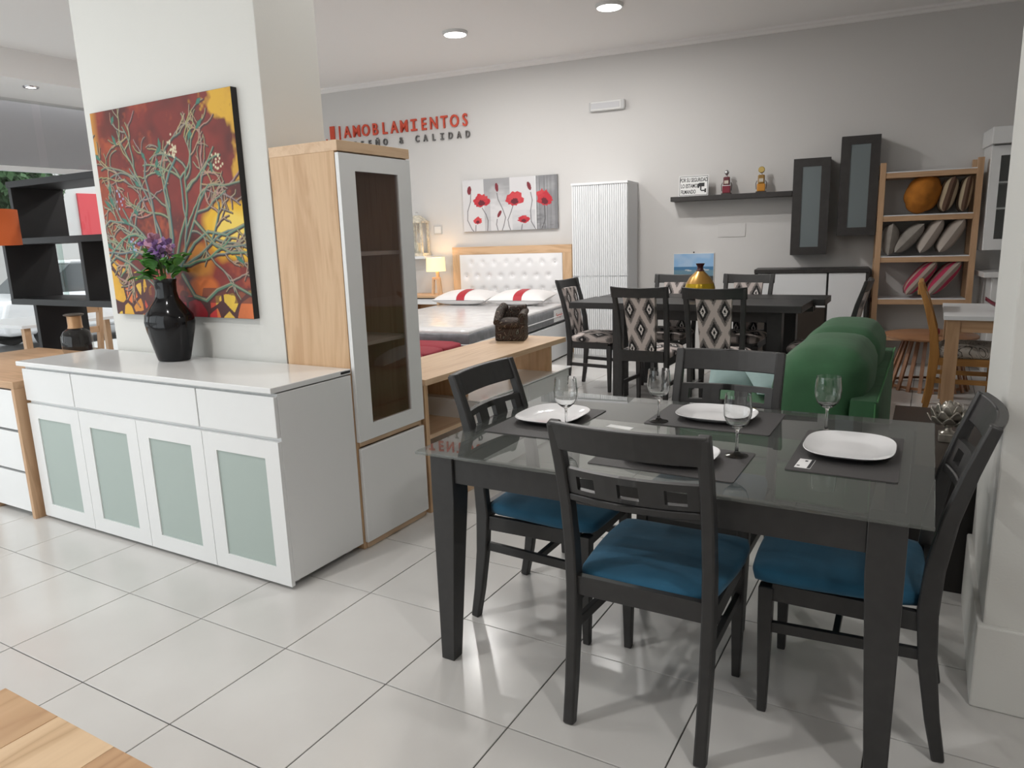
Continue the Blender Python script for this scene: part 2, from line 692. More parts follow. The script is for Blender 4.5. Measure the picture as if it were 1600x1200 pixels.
ce = struct(MB().box(XL - 0.2, XR + 0.2, YF - 0.2, 7.9, CEIL, CEIL + 0.15).build('ceiling', CEILP))
wb = MB()
for a in (-6.6, 6.6):
    pass
p = [wl(-6.2, 0, 0), wl(6.2, 0, 0), wl(6.2, -0.2, 0), wl(-6.2, -0.2, 0)]
wb.add([v for v in p] + [v + Vector((0, 0, CEIL)) for v in p], [(0, 1, 2, 3), (4, 5, 6, 7), (0, 1, 5, 4), (1, 2, 6, 5), (2, 3, 7, 6), (3, 0, 4, 7)])
struct(wb.build('wall_back', WALL))
struct(MB().box(XR, XR + 0.2, YF, 7.6, 0, CEIL).build('wall_right', WALL))
# cornice along the back wall
co = MB()
prof = [(0, 0), (0.07, 0), (0.062, -0.018), (0.035, -0.03), (0.02, -0.05), (0, -0.055)]
rr = []
for uu in (-6.2, 6.2):
    rr.append([wl(uu, d, CEIL + z) for d, z in prof])
co.rings(rr)
struct(co.build('trim_1', CEILP))
# front wall; unseen wide shop window behind the camera, put in for daylight fill
wf = MB().box(XL, -5.2, YF - .2, YF, 0, CEIL).box(0.6, XR, YF - .2, YF, 0, CEIL).box(-5.2, 0.6, YF - .2, YF, 2.95, CEIL).box(-5.2, 0.6, YF - .2, YF, 0, 0.15)
struct(wf.build('wall_front', WALL))
w3 = struct(box('window_2', plain('dark_aluminium', (0.12, 0.12, 0.125), rough=0.4, metal=0.6), None, -5.2, 0.6, YF - .13, YF - .07, 0.15, 0.20))
for xx in (-5.2, -3.3, -1.35, 0.55):
    box('mullion', MATS['dark_aluminium'], w3, xx, xx + .05, YF - .13, YF - .07, 0.2, 2.95)
for xx in (-5.15, -3.25, -1.3):
    box('pane', WINDOWGL, w3, xx, xx + 1.85, YF - .104, YF - .098, 0.2, 2.95, bevel=0)
# left storefront: soffit, grey awning behind the glass, white transom bar
wlf = MB().box(XL - .2, XL, YF, -2.3, 0, CEIL).box(XL - .2, XL, 6.0, 7.0, 0, CEIL).box(XL - .2, XL, -2.3, 6.0, 3.23, CEIL).box(XL - .2, XL, -2.3, 6.0, 0, 0.12)
struct(wlf.build('wall_left', WALL))
struct(MB().box(XL, -4.55, YF, 6.1, 3.23, CEIL).build('ceiling_soffit', CEILP))
w1 = struct(box('window_1', plain('white_window_frame', (0.72, 0.72, 0.72), rough=0.4), None, XL - .13, XL - .05, -2.3, 6.0, 2.41, 2.47))
for yy in (-2.3, -0.4, 1.55, 3.5, 5.95):
    box('mullion', MATS['white_window_frame'] if yy != 3.5 else clear_glass('green_glass_edge', (0.6, 0.72, 0.68)), w1, XL - .11, XL - .07, yy, yy + .05, 0.12, 2.41)
for yy in (-2.25, -0.35, 1.6, 3.55):
    box('pane', WINDOWGL, w1, XL - .094, XL - .088, yy, yy + (1.85 if yy < 3 else 2.4), 0.12, 2.41, bevel=0)
    box('upper_pane', WINDOWGL, w1, XL - .094, XL - .088, yy, yy + (1.85 if yy < 3 else 2.4), 2.47, 3.23, bevel=0)
aw = MB()
aw.add([(XL - .3, -3, 2.5), (XL - .3, 5.6, 2.5), (XL - .45, 5.6, 3.4), (XL - .45, -3, 3.4), (XL - .31, -3, 2.5), (XL - .31, 5.6, 2.5), (XL - .46, 5.6, 3.4), (XL - .46, -3, 3.4)],
       [(0, 1, 2, 3), (4, 5, 6, 7), (0, 1, 5, 4), (1, 2, 6, 5), (2, 3, 7, 6), (3, 0, 4, 7)])
tag(aw.build('shop_awning', plain('grey_canvas', (0.42, 0.40, 0.41), rough=0.9)), 'grey canvas awning hanging behind the upper glass of the shop front', 'awning')
for nm, loc, rot, sx_, sy_ in (('daylight_portal', (XL - .25, 1.85, 1.3), (0, -PI / 2, 0), 2.4, 8.3), ('daylight_portal', (-2.3, YF - .25, 1.55), (PI / 2, 0, 0), 5.8, 2.8)):
    ld = bpy.data.lights.new(nm, 'AREA')
    ld.shape = 'RECTANGLE'
    ld.size, ld.size_y = sx_, sy_
    ld.cycles.is_portal = True
    lo = bpy.data.objects.new(nm, ld)
    lo.location = loc
    lo.rotation_euler = rot
    COL.objects.link(lo)

# columns
struct(MB().box(-0.245, 1.14, 0.81, 1.19, 0, CEIL).build('wall_column', COLUMN_P, bevel=0.004))
struct(MB().box(4.035, 4.80, 0.755, 1.47, 0, CEIL).build('wall_column', COLUMN_P, bevel=0.006))
struct(MB().box(4.02, 4.815, 0.735, 1.49, 0, 0.27).build('baseboard_right', COLUMN_P, bevel=0.006))

# round downlights
LAMPGLOW = emit('downlight_diffuser', (1.0, 0.97, 0.93), 9.0)
first = None
spots = ['round recessed ceiling downlight above the bed, left of the other ceiling lights', 'round ceiling downlight at the top edge right of the middle',
         'ceiling downlight just above the top edge of the view', 'ceiling downlight in front of the white sideboard', 'ceiling downlight right of the camera',
         'ceiling downlight near the front shop window', 'ceiling downlight above the glass table', 'ceiling downlight beyond the painted column']
for (lx, ly, lf), lab in zip(LAMPS, spots):
    if first is None:
        first = thing('ceiling_downlight', lab, 'ceiling light', (lx, ly, CEIL), 0, 'round ceiling downlights')
        MB().lathe([(0.112, -0.03), (0.124, -0.028), (0.130, -0.012), (0.130, 0.0), (0.112, 0.0)], 32).build('trim_ring', WHITEP, first, smooth=40)
        MB().lathe([(0.0005, -0.029), (0.112, -0.029), (0.112, -0.005), (0.0005, -0.005)], 32).build('diffuser', LAMPGLOW, first, smooth=40)
    else:
        dup(first, (lx, ly, CEIL), 0, lab)
t = thing('spot_downlight', 'small bright spot set in the low soffit over the shop window', 'ceiling light', (-4.85, 3.02, 3.23))
MB().lathe([(0.05, -0.012), (0.075, -0.012), (0.08, 0.0), (0.05, 0.0)], 20).build('trim_ring', CHROME, t, smooth=40)
MB().lathe([(0.0005, -0.008), (0.052, -0.008), (0.052, -0.002), (0.0005, -0.002)], 20).build('diffuser', LAMPGLOW, t)

# ================================================================== SIDEBOARD
t = thing('white_sideboard', 'long white lacquered sideboard with three drawers and four frosted glass doors', 'sideboard', (-0.345, 0.33, 0))
Lx = 1.915
box('carcass', WHITE, t, 0, Lx, 0.02, 0.452, 0.035, 0.855, bevel=0.002)
box('top_slab', WHITE, t, -0.025, Lx + 0.0, -0.012, 0.456, 0.86, 0.884, bevel=0.003)
box('badge', INK, t, Lx + .0005, Lx + .0015, 0.39, 0.45, 0.868, 0.878, bevel=0)
for x0, x1 in ((0, 0.455), (0.46, 1.425), (1.43, Lx)):
    box('drawer_front', WHITE, t, x0 + .001, x1 - .001, 0.0, 0.019, 0.672, 0.845, bevel=0.003)
for k in range(4):
    x0, x1 = k * Lx / 4 + .0015, (k + 1) * Lx / 4 - .0015
    m = MB()
    gx0, gx1, gz0, gz1 = x0 + 0.085, x1 - 0.085, 0.092, 0.578
    m.box(x0, gx0, 0, 0.019, 0.018, 0.655).box(gx1, x1, 0, 0.019, 0.018, 0.655).box(gx0, gx1, 0, 0.019, 0.018, gz0).box(gx0, gx1, 0, 0.019, gz1, 0.655)
    d = m.build('door', WHITE, t)
    box('frosted_pane', FROST, d, gx0, gx1, 0.006, 0.012, gz0, gz1, bevel=0)
for x in (0.06, 0.5, 0.98, 1.45, Lx - .10):
    for y in (0.06, 0.40):
        box('foot', GREYP, t, x, x + .05, y - .02, y + .03, 0, 0.035, bevel=0)

# ================================================================== DESK WITH DRAWERS, far left
t = thing('writing_desk', 'wooden desk with three white drawers left of the white sideboard', 'desk', (-1.75, 0.29, 0))
box('desk_top', OAKX, t, 0, 1.375, 0, 0.84, 0.735, 0.775)
box('side_panel', OAKZ, t, 1.345, 1.375, 0.0, 0.84, 0, 0.735)
box('side_panel', OAKZ, t, 0.93, 0.958, 0.0, 0.84, 0, 0.735)
box('side_panel', OAKZ, t, 0, 0.03, 0.0, 0.84, 0, 0.735)
box('back_panel', OAKX, t, 0.958, 1.345, 0.81, 0.83, 0.02, 0.735)
for z0, z1 in ((0.035, 0.255), (0.27, 0.49), (0.505, 0.725)):
    box('drawer', WHITE, t, 0.962, 1.341, 0.004, 0.48, z0, z1)

# ================================================================== TALL CABINET
t = thing('tall_display_cabinet', 'tall wooden display cabinet with white smoked glass door behind the white sideboard', 'cabinet', (1.17, 0.79, 0))
box('side_panel', WOODZ, t, 0, 0.395, 0.0, 0.022, 0.0, 1.835)
box('side_panel', WOODZ, t, 0, 0.395, 0.478, 0.50, 0.0, 1.835)
box('top_panel', WOODY, t, 0, 0.415, 0.0, 0.50, 1.835, 1.88)
box('back_panel', wood('cabinet_back', (0.58, 0.38, 0.22), (0.48, 0.29, 0.15), axis=2), t, 0, 0.012, 0.022, 0.478, 0.05, 1.835)
box('middle_panel', WOODY, t, 0.012, 0.40, 0.022, 0.478, 0.505, 0.525)
box('plinth', WOODY, t, 0.30, 0.40, 0.022, 0.478, 0.0, 0.035)
for z in (0.972, 1.392):
    box('shelf', WHITE_M, t, 0.015, 0.36, 0.024, 0.476, z - .009, z + .009)
m = MB()
X0, X1 = 0.397, 0.417
gy0, gy1, gz0, gz1 = 0.102, 0.40, 0.607, 1.755
m.box(X0, X1, 0.003, gy0, 0.533, 1.828).box(X0, X1, gy1, 0.498, 0.533, 1.828).box(X0, X1, gy0, gy1, 0.533, gz0).box(X0, X1, gy0, gy1, gz1, 1.828)
d = m.build('glass_door', WHITE, t)
box('smoked_pane', SMOKE, d, 0.404, 0.409, gy0, gy1, gz0, gz1, bevel=0)
box('lower_door', WHITE, t, X0, X1, 0.008, 0.494, 0.035, 0.50, bevel=0.004)

# ================================================================== CONSOLE DESK behind the glass table
t = thing('wooden_console', 'long light wooden console table running from the tall cabinet towards the bed', 'console table', (1.12, 1.31, 0))
box('table_top', WOODY, t, -0.01, 0.472, 0.0, 1.68, 0.702, 0.735)
box('end_panel', WOODZ, t, 0.0, 0.46, 0.0, 0.03, 0.0, 0.702)
box('end_panel', WOODZ, t, 0.05, 0.40, 1.56, 1.59, 0.5, 0.702)
box('divider', WOODZ, t, 0.0, 0.30, 0.62, 0.65, 0.5, 0.702)
box('base_panel', WOODY, t, 0.0, 0.46, 0.03, 0.55, 0.0, 0.045)
box('back_board', WOODY, t, 0.0, 0.018, 0.03, 0.62, 0.045, 0.702)
box('inner_shelf', WOODY, t, 0.02, 0.36, 0.03, 0.55, 0.36, 0.385)
b_ = box('white_body', WHITE, t, 0.03, 0.42, 0.55, 1.80, 0.02, 0.49, bevel=0.004)
box('white_top', WHITE, t, 0.01, 0.45, 0.552, 1.82, 0.49, 0.50)
for y0, y1 in ((0.56, 1.17), (1.18, 1.79)):
    box('white_drawer', WHITE, t, 0.421, 0.437, y0, y1, 0.26, 0.48)
    box('white_drawer', WHITE, t, 0.421, 0.437, y0, y1, 0.03, 0.25)

# ================================================================== GLASS DINING TABLE
t = thing('glass_dining_table', 'dark dining table with a smoked glass top in the foreground', 'table', (3.125, 0.7175, 0))
MB().prism([(-.753, -.517), (.753, -.517), (.753, .517), (-.753, .517)], 2, 0.745, 0.755).build('glass_top', TABLEGL, t, bevel=0.002)
for sx_ in (-1, 1):
    for sy_ in (-1, 1):
        x1, y1 = sx_ * 0.700, sy_ * 0.505      # outer corner
        top, bot = 0.088, 0.052
        vs = []
        for z, w in ((0, bot), (0.60, top), (0.744, top)):
            xo = x1 - sx_ * (0.0 if z else 0.004)
            for ax_, ay_ in ((0, 0), (1, 0), (1, 1), (0, 1)):
                vs.append((xo - sx_ * ax_ * w - (0 if sx_ > 0 else 0), y1 - sy_ * ay_ * w, z))
        MB().rings([vs[0:4], vs[4:8], vs[8:12]]).build('leg', BLACKW, t, bevel=0.003)
for sy_ in (-1, 1):
    ya, yb = sorted((sy_ * 0.495, sy_ * 0.47))
    box('apron', BLACKW, t, -0.612, 0.612, ya, yb, 0.655, 0.744)
for sx_ in (-1, 1):
    xa, xb = sorted((sx_ * 0.69, sx_ * 0.665))
    box('apron', BLACKW, t, xa, xb, -0.417, 0.417, 0.655, 0.744)


# ================================================================== BLUE CHAIRS
def make_chair():
    t = thing('dining_chair', '', 'chair', (0, 0, 0), 0, 'blue velvet chairs round the glass table')
    prof = [(-0.245, 0.0), (-0.222, 0.12), (-0.200, 0.28), (-0.190, 0.43), (-0.198, 0.56), (-0.222, 0.70), (-0.258, 0.83), (-0.300, 0.955)]
    tk = [0.032, 0.038, 0.046, 0.052, 0.048, 0.042, 0.036, 0.030]

    def yb(z):
        for (y0, z0), (y1, z1) in zip(prof, prof[1:]):
            if z0 <= z <= z1:
                return y0 + (y1 - y0) * (z - z0) / (z1 - z0)
        return prof[-1][0]
    for s in (-1, 1):
        MB().bar([(s * (0.198 + 0.006 * (z / .95)), y, z) for y, z in prof], 0.035, tk).build('leg', BLACKW, t, bevel=0.006, smooth=35)
        MB().rings([[(s * .188 + a * w, .222 + b * w, z) for a, b in ((-.5, -.5), (.5, -.5), (.5, .5), (-.5, .5))] for z, w in ((0, .026), (.3, .040), (.415, .042))]).build('leg', BLACKW, t, bevel=0.004)

    def curved(z0, z1, holes=(), th=0.02, x=0.19, bow=0.028, arch=0.0):
        """rail between the posts, bowed backwards; holes = (x0, x1, za, zb)"""
        xs = sorted(set([-x + 2 * x * i / 12 for i in range(13)] + [h for hh in holes for h in hh[:2]]))
        zs = sorted(set([z0, z1] + [h for hh in holes for h in hh[2:]]))
        m = MB()

        def pt(xx, z, side):
            zz = z + (arch * (1 - (xx / x) ** 2) if z == z1 else 0)
            return (xx, yb(min(z, .955)) - bow * (1 - (xx / x) ** 2) + side * th / 2, zz)
        for xa, xb in zip(xs, xs[1:]):
            for za, zb in zip(zs, zs[1:]):
                if any(h[0] - 1e-6 <= xa and xb <= h[1] + 1e-6 and h[2] - 1e-6 <= za and zb <= h[3] + 1e-6 for h in holes):
                    continue
                vs = [pt(xa, za, -1), pt(xb, za, -1), pt(xb, zb, -1), pt(xa, zb, -1), pt(xa, za, 1), pt(xb, za, 1), pt(xb, zb, 1), pt(xa, zb, 1)]
                m.add(vs, [(0, 1, 2, 3), (4, 7, 6, 5), (0, 4, 5, 1), (1, 5, 6, 2), (2, 6, 7, 3), (3, 7, 4, 0)])
        bm = bmesh.new()
        me = bpy.data.meshes.new('x')
        me.from_pydata(m.v, [], m.f)
        bm.from_mesh(me)
        bmesh.ops.remove_doubles(bm, verts=bm.verts[:], dist=1e-5)
        dele = {}
        for f in bm.faces:                       # drop the inner walls shared by two cells
            dele.setdefault(tuple(sorted(v.index for v in f.verts)), []).append(f)
        bmesh.ops.delete(bm, geom=[f for g in dele.values() if len(g) > 1 for f in g], context='FACES_ONLY')
        bm.verts.index_update()
        r = MB()
        r.v = [v.co[:] for v in bm.verts]
        r.f = [tuple(v.index for v in f.verts) for f in bm.faces]
        bm.free()
        bpy.data.meshes.remove(me)
        return r
    curved(0.872, 0.955, th=0.026, x=0.215).build('top_rail', BLACKW, t, smooth=40, bevel=0.004)
    hz = (0.752, 0.794)
    curved(0.738, 0.815, [(-.155, -.098, *hz), (-.030, .030, *hz), (.098, .155, *hz)]).build('back_slat', BLACKW, t, smooth=40)
    curved(0.712, 0.735, th=0.030).build('lower_rail', BLACKW, t, smooth=40, bevel=0.004)
    # seat frame and stretchers
    box('seat_rail', BLACKW, t, -0.185, 0.185, -0.205, -0.182, 0.405, 0.465)
    box('seat_rail', BLACKW, t, -0.170, 0.170, 0.205, 0.232, 0.37, 0.425)
    for s in (-1, 1):
        MB().bar([(s * .198, -.18, .40), (s * .19, .205, .40)], 0.022, 0.055).build('seat_rail', BLACKW, t, bevel=0.002)
        MB().bar([(s * .197, -.205, .305), (s * .188, .215, .285)], 0.018, 0.032).build('stretcher', BLACKW, t, bevel=0.002)
    MB().bar([(-.188, .03, .295), (.188, .03, .295)], 0.018, 0.026, side=(0, 1, 0)).build('stretcher', BLACKW, t, bevel=0.002)
    m = MB().rbox(-.215, .215, -.175, .262, .425, .482, .024, puff=.012)
    m.v = [(x * (0.90 + 0.10 * min(1, (y + .175) / .3)), y, z) for x, y, z in m.v]
    m.build('seat_cushion', BLUE, t, smooth=60)
    return t


c0 = make_chair()
c0.location = (3.174, 0.352, 0)
c0['label'] = 'black chair with blue velvet seat, its back turned to the camera'
dup(c0, (2.625, 0.715, 0), -PI / 2, 'black chair with blue seat on the console side of the glass table')
dup(c0, (3.125, 1.08, 0), PI, 'black chair across the glass table, in front of the green sofa')
dup(c0, (3.69, 0.625, 0), PI / 2 + 0.02, 'black chair with blue seat at the right end of the glass table beside the column')

# ================================================================== TABLE SETTINGS
MATF = plain('dark_grey_placemat', (0.055, 0.052, 0.052), rough=0.6, bump=0.3, bscale=300)
TZ = 0.755


def mat_(x0, x1, y0, y1, label):
    m = MB()
    r = 0.008
    poly = []
    for cx, cy, a0 in ((x1 - r, y1 - r, 0), (x0 + r, y1 - r, 90), (x0 + r, y0 + r, 180), (x1 - r, y0 + r, 270)):
        for a in (0, 30, 60, 90):
            poly.append((cx + r * math.cos(math.radians(a0 + a)), cy + r * math.sin(math.radians(a0 + a))))
    o = m.prism(poly, 2, TZ, TZ + .003).build('placemat', MATF)
    return tag(o, label, 'placemat', 'grey placemats on the glass table')


mat_(2.452, 2.745, 0.505, 0.965, 'dark grey placemat under the plate nearest the console')
mat_(2.945, 3.39, 0.835, 1.165, 'dark grey placemat at the far side of the glass table')
mat_(2.95, 3.392, 0.312, 0.615, 'dark grey placemat behind the chair with its back to the camera')
mat_(3.497, 3.79, 0.492, 0.965, 'dark grey placemat at the right end of the glass table')


def plate(cx, cy, rx, ry, label):
    m = MB()
    n, ex = 48, 3.0

    def ring(s, z):
        o = []
        for k in range(n):
            a = 2 * PI * k / n
            c_, s_ = math.cos(a), math.sin(a)
            o.append((cx + s * rx * math.copysign(abs(c_) ** (2 / ex), c_), cy + s * ry * math.copysign(abs(s_) ** (2 / ex), s_), TZ + .003 + z))
        return o
    m.rings([ring(.62, 0.0), ring(.66, 0.0), ring(.96, .018), ring(1.0, .0225), ring(.985, .0235), ring(.94, .0195), ring(.66, .006), ring(.55, .0045), ring(.1, .0045)])
    return tag(m.build('dinner_plate', CHINA, smooth=50), label, 'plate', 'white plates on the glass table')


plate(2.607, 0.765, 0.125, 0.150, 'white rounded plate on the placemat nearest the console')
plate(3.168, 1.012, 0.145, 0.125, 'white rounded plate at the far side of the glass table')
plate(3.165, 0.465, 0.145, 0.120, 'white rounded plate half hidden by the near chair back')
plate(3.645, 0.752, 0.130, 0.155, 'white rounded plate at the right end of the glass table')


def wine():
    m = MB()
    prof = [(.0005, .0), (.034, .0), (.0355, .002), (.030, .0045), (.012, .009), (.0055, .016), (.0042, .03), (.0040, .075), (.0065, .086), (.018, .092), (.033, .106), (.041, .128), (.0425, .150), (.040, .178), (.0380, .196),
            (.0370, .196), (.039, .178), (.0413, .150), (.0398, .128), (.0318, .1075), (.017, .095), (.0005, .0955)]
    return m.lathe(prof, 32).build('wine_glass', CRYSTAL, smooth=60)


g0 = wine()
g0['category'] = 'glass'
g0['group'] = 'wine glasses on the glass table'
for k, (x, y, lab) in enumerate(((2.735, 0.615, 'clear stemmed wine glass in front of the plate nearest the console'), (2.989, 0.876, 'clear stemmed wine glass left of the far plate'),
                                 (3.344, 0.564, 'clear stemmed wine glass behind the near chair back, nearest the camera'), (3.555, 0.945, 'clear stemmed wine glass against the green sofa'))):
    g = g0
    if k:
        g = g0.copy()
        COL.objects.link(g)
    g.location = (x, y, TZ + (.003 if k in (0, 1, 2) else .003))
    g['label'] = lab
o = MB().box(-.048, .048, -.018, .018, 0, .001).build('price_card', PAPER, loc=(2.885, .752, TZ), rot=(0, 0, -.12))
tag(o, 'blank white card lying on the glass table top', 'card')
t = thing('price_tag', 'printed white price tag on the right placemat', 'card', (3.543, 0.566, TZ + .003), -.05)
MB().box(-.022, .022, -.045, .045, 0, .0008).build('tag_card', PAPER, t)
MB().box(.012, .021, -.043, .043, .0008, .0011).build('print_bar', INK, t)
MB().box(-.004, .004, .02, .032, .0008, .0011).build('print_mark', INK, t)
MB().box(-.018, -.010, -.03, -.022, .0008, .0011).build('print_mark', INK, t)

# ================================================================== WOODEN TABLE CORNER, bottom left
t = thing('wooden_table', 'light wooden plank table corner at the bottom left edge', 'table', (3.4, -1.63, 0))
random.seed(3)
OAKP = [wood('plank_ya', (0.60, 0.39, 0.22), (0.46, 0.27, 0.14), axis=1, scale=0.8, rings=True), wood('plank_yb', (0.78, 0.57, 0.36), (0.46, 0.28, 0.14), axis=1, scale=0.8, rings=True), wood('plank_yc', (0.58, 0.36, 0.20), (0.42, 0.24, 0.12), axis=1, scale=0.9, rings=True)]
xs = [-0.835, -0.68, -0.535, -0.38, -0.22, -0.06, 0.1]
for k in range(6):
    box('plank', OAKP[(0, 1, 2, 0, 1, 2)[k]], t, xs[k] + .0004, xs[k + 1] - .0004, -0.42, 0.487, 0.715, 0.75, bevel=0.001)
for x in (-.80, .03):
    for y in (-.38, .42):
        box('leg', OAKZ, t, x, x + .055, y, y + .055, 0, .715)

# ================================================================== VASE AND FLOWERS on the sideboard
t = thing('black_vase', 'glossy black ceramic vase on the white sideboard in front of the painting', 'vase', (0.495, 0.655, 0.884), 0.25)
BLK = plain('black_glaze', (0.004, 0.004, 0.005), rough=0.1, spec=0.35)
prof = [(.085, 0), (.112, .004), (.120, .02), (.168, .16), (.176, .20), (.168, .235), (.125, .275), (.085, .315), (.074, .35), (.076, .395), (.084, .413), (.072, .412), (.064, .395), (.062, .33), (.0005, .32)]
MB().lathe([(r * .76, z * 1.0) for r, z in prof], 40, sx=1.0, sy=0.72).build('vase_body', BLK, t, smooth=50)
t = thing('flower_bunch', 'small bunch of lilac flowers and green leaves in the black vase', 'flowers', (0.505, 0.64, 1.225))
LEAF = plain('green_leaf', (0.055, 0.20, 0.030), rough=0.5, noise=0.3, nscale=20)
LILAC = plain('lilac_petal', (0.36, 0.22, 0.48), rough=0.7, noise=0.2, nscale=30)
PINK = plain('pink_petal', (0.55, 0.30, 0.42), rough=0.7)
STEM = plain('green_stem', (0.08, 0.16, 0.03), rough=0.6)
random.seed(21)
m = MB()
tips = []
for k in range(11):
    a = 2 * PI * k / 11 + random.uniform(-.2, .2)
    r = random.uniform(.02, .11)
    zt = random.uniform(.15, .26)
    tips.append(Vector((r * math.cos(a), r * .7 * math.sin(a), zt)))
    m.tube([(0.02 * math.cos(a), 0.01 * math.sin(a), 0), (r * .35 * math.cos(a), r * .2 * math.sin(a), zt * .55), tips[-1]], .0022, 5)
m.build('flower_stems', STEM, t)
for k in range(46):
    a = random.uniform(0, 2 * PI)
    r = random.uniform(.03, .13)
    z = random.uniform(.075, .19)
    ln, wd = random.uniform(.05, .085), random.uniform(.018, .03)
    lf_ = MB()
    lf_.grid(lambda u_, v_: ((u_ - .1) * ln, (v_ - .5) * 2 * wd * math.sin(PI * min(1, u_ * 1.0 + .02)) ** .8, .012 * math.sin(PI * u_) - abs(v_ - .5) * .012), 6, 2)
    lf_.build('leaf', LEAF, t, smooth=80, loc=(r * math.cos(a), r * .7 * math.sin(a), z), rot=(random.uniform(-.5, .5), random.uniform(-.9, .3), a))
for k, tp in enumerate(tips):
    fl = MB()
    big = 1.25 if k % 3 else .75
    for q in range(12):
        d = Vector((random.uniform(-1, 1), random.uniform(-1, .6), random.uniform(-.4, 1))).normalized()
        sd = d.cross(Vector((random.uniform(-1, 1), random.uniform(-1, 1), random.uniform(-1, 1)))).normalized()
        c_ = tp + d * .020 * big
        e = sd * .015 * big
        fl.add([tp, c_ + e, tp + d * .036 * big + e * .5, tp + d * .038 * big - e * .4, c_ - e], [(0, 1, 2, 3, 4)])
    fl.lathe([(.0005, .0), (.006, .004), (.0005, .009)], 6, c=tp)
    fl.build('blossom', LILAC if k % 4 else PINK, t)


# ================================================================== PAINTED CANVASES
def fbm(h_, w_, octs, seed):
    r = np.random.RandomState(seed)
    out = np.zeros((h_, w_))
    amp = 1.0
    tot = 0
    for o in octs:
        g = r.rand(o + 2, o + 2)
        ys = np.linspace(0, o, h_)
        xs_ = np.linspace(0, o, w_)
        yi, xi = ys.astype(int), xs_.astype(int)
        fy, fx = (ys - yi)[:, None], (xs_ - xi)[None, :]
        fy, fx = fy * fy * (3 - 2 * fy), fx * fx * (3 - 2 * fx)
        a = g[yi][:, xi] * (1 - fy) * (1 - fx) + g[yi + 1][:, xi] * fy * (1 - fx) + g[yi][:, xi + 1] * (1 - fy) * fx + g[yi + 1][:, xi + 1] * fy * fx
        out += a * amp
        tot += amp
        amp *= .55
    return out / tot


class Paint:
    def __init__(self, w_, h_, aspect):
        self.w, self.h, self.asp = w_, h_, aspect
        self.img = np.zeros((h_, w_, 3))
        yy, xx = np.mgrid[0:h_, 0:w_]
        self.U, self.V = xx / (w_ - 1), yy / (h_ - 1)      # v downwards

    def blend(self, mask, col):
        mask = np.clip(mask, 0, 1)[..., None]
        self.img = self.img * (1 - mask) + np.array(col) * mask

    def seg(self, a, b, ra, rb, col):
        """soft edged tapered stroke; coordinates in canvas widths, v scaled by aspect"""
        asp = self.asp
        lo_u, hi_u = min(a[0], b[0]) - ra - .01, max(a[0], b[0]) + ra + .01
        lo_v, hi_v = min(a[1], b[1]) - (ra + .01) / asp, max(a[1], b[1]) + (ra + .01) / asp
        i0, i1 = max(0, int(lo_u * self.w)), min(self.w, int(hi_u * self.w) + 2)
        j0, j1 = max(0, int(lo_v * self.h)), min(self.h, int(hi_v * self.h) + 2)
        if i1 <= i0 or j1 <= j0:
            return
        U_, V_ = self.U[j0:j1, i0:i1], self.V[j0:j1, i0:i1] * asp
        ax_, ay_, bx_, by_ = a[0], a[1] * asp, b[0], b[1] * asp
        dx, dy = bx_ - ax_, by_ - ay_
        L2 = dx * dx + dy * dy + 1e-12
        tt = np.clip(((U_ - ax_) * dx + (V_ - ay_) * dy) / L2, 0, 1)
        d = np.hypot(U_ - ax_ - tt * dx, V_ - ay_ - tt * dy)
        r = ra + (rb - ra) * tt
        px = 1.0 / self.w
        mask = np.clip((r - d) / px + .5, 0, 1)[..., None]
        self.img[j0:j1, i0:i1] = self.img[j0:j1, i0:i1] * (1 - mask) + np.array(col) * mask

    def line(self, pts, r0, r1, col):
        n = len(pts) - 1
        for i in range(n):
            self.seg(pts[i], pts[i + 1], r0 + (r1 - r0) * i / n, r0 + (r1 - r0) * (i + 1) / n, col)

    def poly(self, pts, col, soft=0):
        x, y = self.U, self.V
        ins = np.zeros(x.shape, bool)
        n = len(pts)
        for i in range(n):
            (x0, y0), (x1, y1) = pts[i], pts[(i + 1) % n]
            c_ = ((y0 > y) != (y1 > y)) & (x < (x1 - x0) * (y - y0) / (y1 - y0 + 1e-12) + x0)
            ins ^= c_
        self.blend(ins * 1.0, col)
        return ins

    def mesh(self, name, mat, parent, x0, x1, z0, z1, y):
        w_, h_ = self.w, self.h
        xs_ = np.linspace(x0, x1, w_)
        zs = np.linspace(z1, z0, h_)
        co_ = np.zeros((h_, w_, 3))
        co_[..., 0] = xs_[None, :]
        co_[..., 1] = y
        co_[..., 2] = zs[:, None]
        idx = np.arange(w_ * h_).reshape(h_, w_)
        q = np.stack([idx[1:, :-1], idx[1:, 1:], idx[:-1, 1:], idx[:-1, :-1]], -1).reshape(-1, 4)
        me = bpy.data.meshes.new(name)
        me.vertices.add(w_ * h_)
        me.vertices.foreach_set('co', co_.reshape(-1).astype(np.float32))
        me.loops.add(q.size)
        me.loops.foreach_set('vertex_index', q.reshape(-1).astype(np.int32))
        me.polygons.add(len(q))
        me.polygons.foreach_set('loop_start', np.arange(0, q.size, 4, dtype=np.int32))
        me.update(calc_edges=True)
        at = me.color_attributes.new('paint', 'FLOAT_COLOR', 'POINT')
        c4 = np.ones((w_ * h_, 4), np.float32)
        c4[:, :3] = np.clip(self.img, 0, 1).reshape(-1, 3)
        at.data.foreach_set('color', c4.reshape(-1))
        me.materials.append(mat)
        o = bpy.data.objects.new(name, me)
        COL.objects.link(o)
        o.parent = parent
        return o


PRINT = painted('canvas_print', 0.55)
